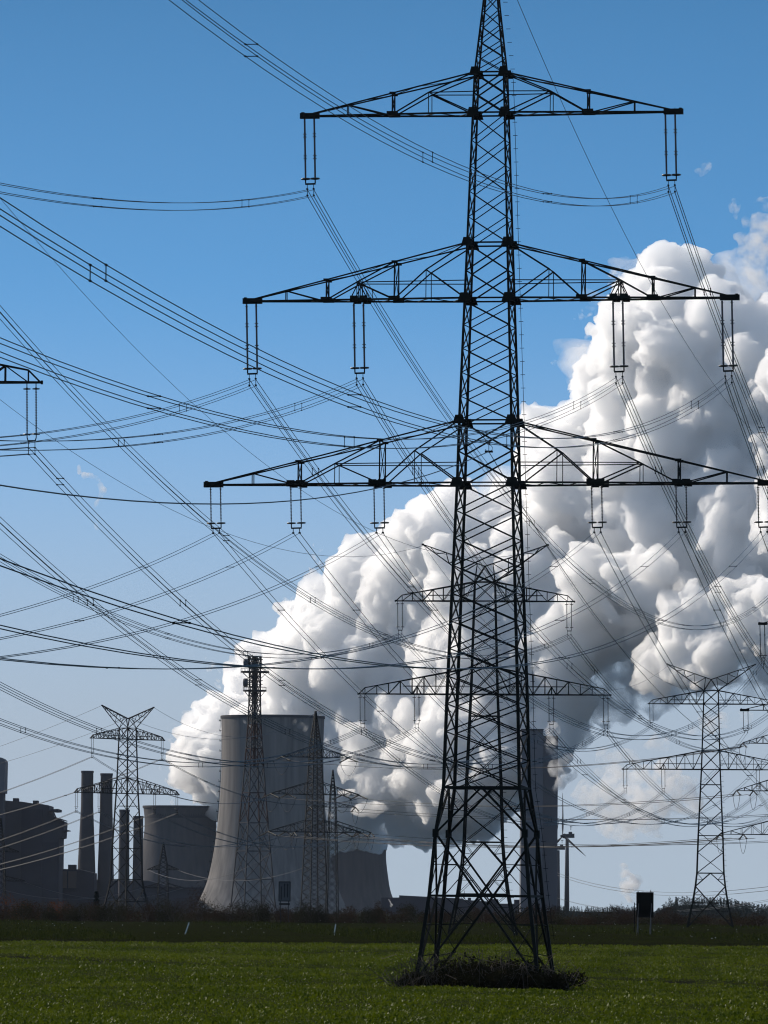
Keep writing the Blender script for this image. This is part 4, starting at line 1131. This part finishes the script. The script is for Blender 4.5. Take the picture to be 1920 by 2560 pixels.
SP += fill([(1130, 1250), (1330, 1180), (1480, 1240), (1400, 1360), (1200, 1420)], 4860, 22, 22, 55, 26, 18, (1120, 1170, 1490, 1430), 73, -120)
steam('steam_plume', 'huge bright billowing steam plume rising right from the left cooling tower', SP, 4800, .32, 1.5, 18, 10, noise=((60, 18), (24, 8), (10, 4.6), (5, 2.6), (2.6, 1.)), kf=(.16, .46), aniso=.6, seed=2)
PV = [(a + (30 if a > 1400 else -14), b + (-16 if b < 1000 else 26)) for a, b in PB]
steam('steam_underside', 'thin greyish ragged underside of the plume sloping up to the right edge', fill(PL, 4860, 170, 18, 70, 60, 8, (1080, 1300, 1850, 1740), 51), 4860, .06, 1.8, 12, 4, ((30, 12), (12, 5), (5, 2)), aniso=.5, seed=8, ragged=14.)
def fringe(poly, D, n, seed, x0, x1):
    g = np.random.default_rng(seed); q = np.array(poly) * KD; k = F / D; out = []
    while len(out) < n:
        i = g.integers(0, len(q)); a, b = q[i - 1], q[i]; c_ = a + (b - a) * g.random() + g.normal(size=2) * 9 * KD
        if not x0 * KD < c_[0] < x1 * KD: continue
        off = -TILT_P * max(0., (c_[0] - 430) / k)
        for j in range(4):
            e = c_ + g.normal(size=2) * 7; p = P(e[0], e[1], D + off); out.append(((p.x, D + off + g.normal() * 8, p.z), g.uniform(2., 8.) / k))
    return out


tag(steam('steam_shreds', '', fringe(PA, 4800, 300, 61, 340, 1100) + fringe(PB, 4860, 420, 62, 1130, 1760), 4800, .06, 1.3, 6, 0, ((20, 9), (8, 3), (3, 1)), seed=9, ragged=7.), 'torn thin shreds of steam along the edges of the plume', 'steam', kind='stuff')
VEIL = fill(PV, 4880, 120, 40, 130, 210, 10, (1040, 500, 1900, 1700), 41)
steam('steam_veil', 'thin ragged steam fringe around the right half of the plume', VEIL, 4900, .02, 2.6, 8, 3, ((70, 40), (26, 14), (10, 4)), seed=6, ragged=24.)
def puff(label, pts, D, dens, voxel=1.2, seed=7, name='steam_wisp', k1=10, k2=3, ragged=9., nz=((20, 6), (8, 2.4), (3, .8))):
    sp = [((P(x_ * KD, y_ * KD, D).x, D + (q % 3 - 1) * r_ * .3, P(x_ * KD, y_ * KD, D).z), r_ * KD * D / F) for q, (x_, y_, r_) in enumerate(pts)]
    return steam(name, label, sp, D, dens, voxel, k1, k2, nz, seed=seed, ragged=ragged)


puff('small ragged cloud scrap high at the right edge', [(1640, 545, 40), (1665, 500, 36), (1625, 470, 14), (1600, 440, 12), (1582, 425, 14), (1668, 430, 22), (1660, 590, 40)], 5300, .035, 2., 21, nz=((26, 16), (10, 6), (4, 2)))
puff('faint tiny cloud puff alone right of the top crossarm', [(1527, 362, 13), (1515, 360, 9), (1540, 360, 8)], 5300, .03, 1.4, 22, k2=0, nz=((16, 10), (7, 4), (3, 1.5)))
puff('thin wavering vapour streak alone in the left sky', [(202, 1022, 9), (208, 1032, 8), (211, 1044, 7), (213, 1056, 8), (216, 1066, 9), (209, 1078, 7), (206, 1090, 7), (206, 1102, 7), (206, 1114, 6), (207, 1124, 6), (211, 1134, 7), (190, 1016, 10), (176, 1011, 9)], 5300, .055, 1.1, 23, k1=5, k2=0, ragged=16.)
puff('pale steam column rising behind the black sign', [(1365, 1950, 14), (1360, 1930, 14), (1364, 1912, 18), (1378, 1900, 14), (1350, 1890, 12), (1345, 1870, 9)], 5300, .1, 1.3, 24)
puff('grey shaded steam patch low over the wind turbine side', [(1290, 1735, 40), (1340, 1750, 52), (1400, 1745, 46), (1440, 1735, 34), (1262, 1715, 30), (1340, 1785, 28), (1465, 1705, 34), (1395, 1690, 40), (1440, 1670, 30), (1330, 1690, 36), (1490, 1740, 30)], 5200, .04, 2., 25)
puff('pale broken steam between the slab tower and the hill pylon', [(1300, 1640, 22), (1330, 1650, 26), (1365, 1640, 22), (1290, 1665, 18), (1420, 1600, 18), (1445, 1610, 14), (1530, 1570, 20), (1560, 1560, 18), (1500, 1580, 14), (1610, 1545, 16)], 5300, .03, 1.6, 35)
puff('grey steam drifting across the slab tower', [(1200, 1575, 16), (1196, 1595, 16), (1192, 1625, 17), (1198, 1660, 18), (1210, 1690, 17), (1196, 1705, 12), (1222, 1640, 14), (1230, 1675, 16)], 4235, .08, 1.5, 26)
puff('steam curling off the squat cooling tower', [(845, 1800, 16), (820, 1790, 18), (790, 1795, 20), (760, 1800, 20), (850, 1780, 18), (880, 1770, 22), (920, 1770, 22)], 5080, .08, 1.5, 27)
puff('thin steam skimming the rim of the biggest cooling tower', [(520, 1548, 6), (535, 1556, 7), (640, 1560, 8), (655, 1568, 9), (625, 1552, 6), (600, 1546, 5)], 3962, .03, .9, 28, k2=0)
puff('two little sunlit steam jets at the foot of the squat cooling tower', [(840, 1951, 3.5), (842, 1957, 3.5), (838, 1962, 3)], 4380, .25, .5, 29)

# ------------------------------------------------------------------ air
if HAZE:
    hm = bpy.data.materials.new('air'); hm.use_nodes = True; t = hm.node_tree; t.nodes.clear()
    o_ = t.nodes.new('ShaderNodeOutputMaterial'); v_ = t.nodes.new('ShaderNodeVolumePrincipled')
    v_.inputs['Color'].default_value = (.72, .82, 1, 1); v_.inputs['Density'].default_value = HAZE; v_.inputs['Anisotropy'].default_value = .2
    t.links.new(v_.outputs[0], o_.inputs['Volume'])
    mb = MB(); mb.box((0, 15000, 321), (26000, 33000, 658)); hz_ = mb.build('haze', hm); hz_['kind'] = 'stuff'; hz_['label'] = 'thin bluish air over the fields and power station'
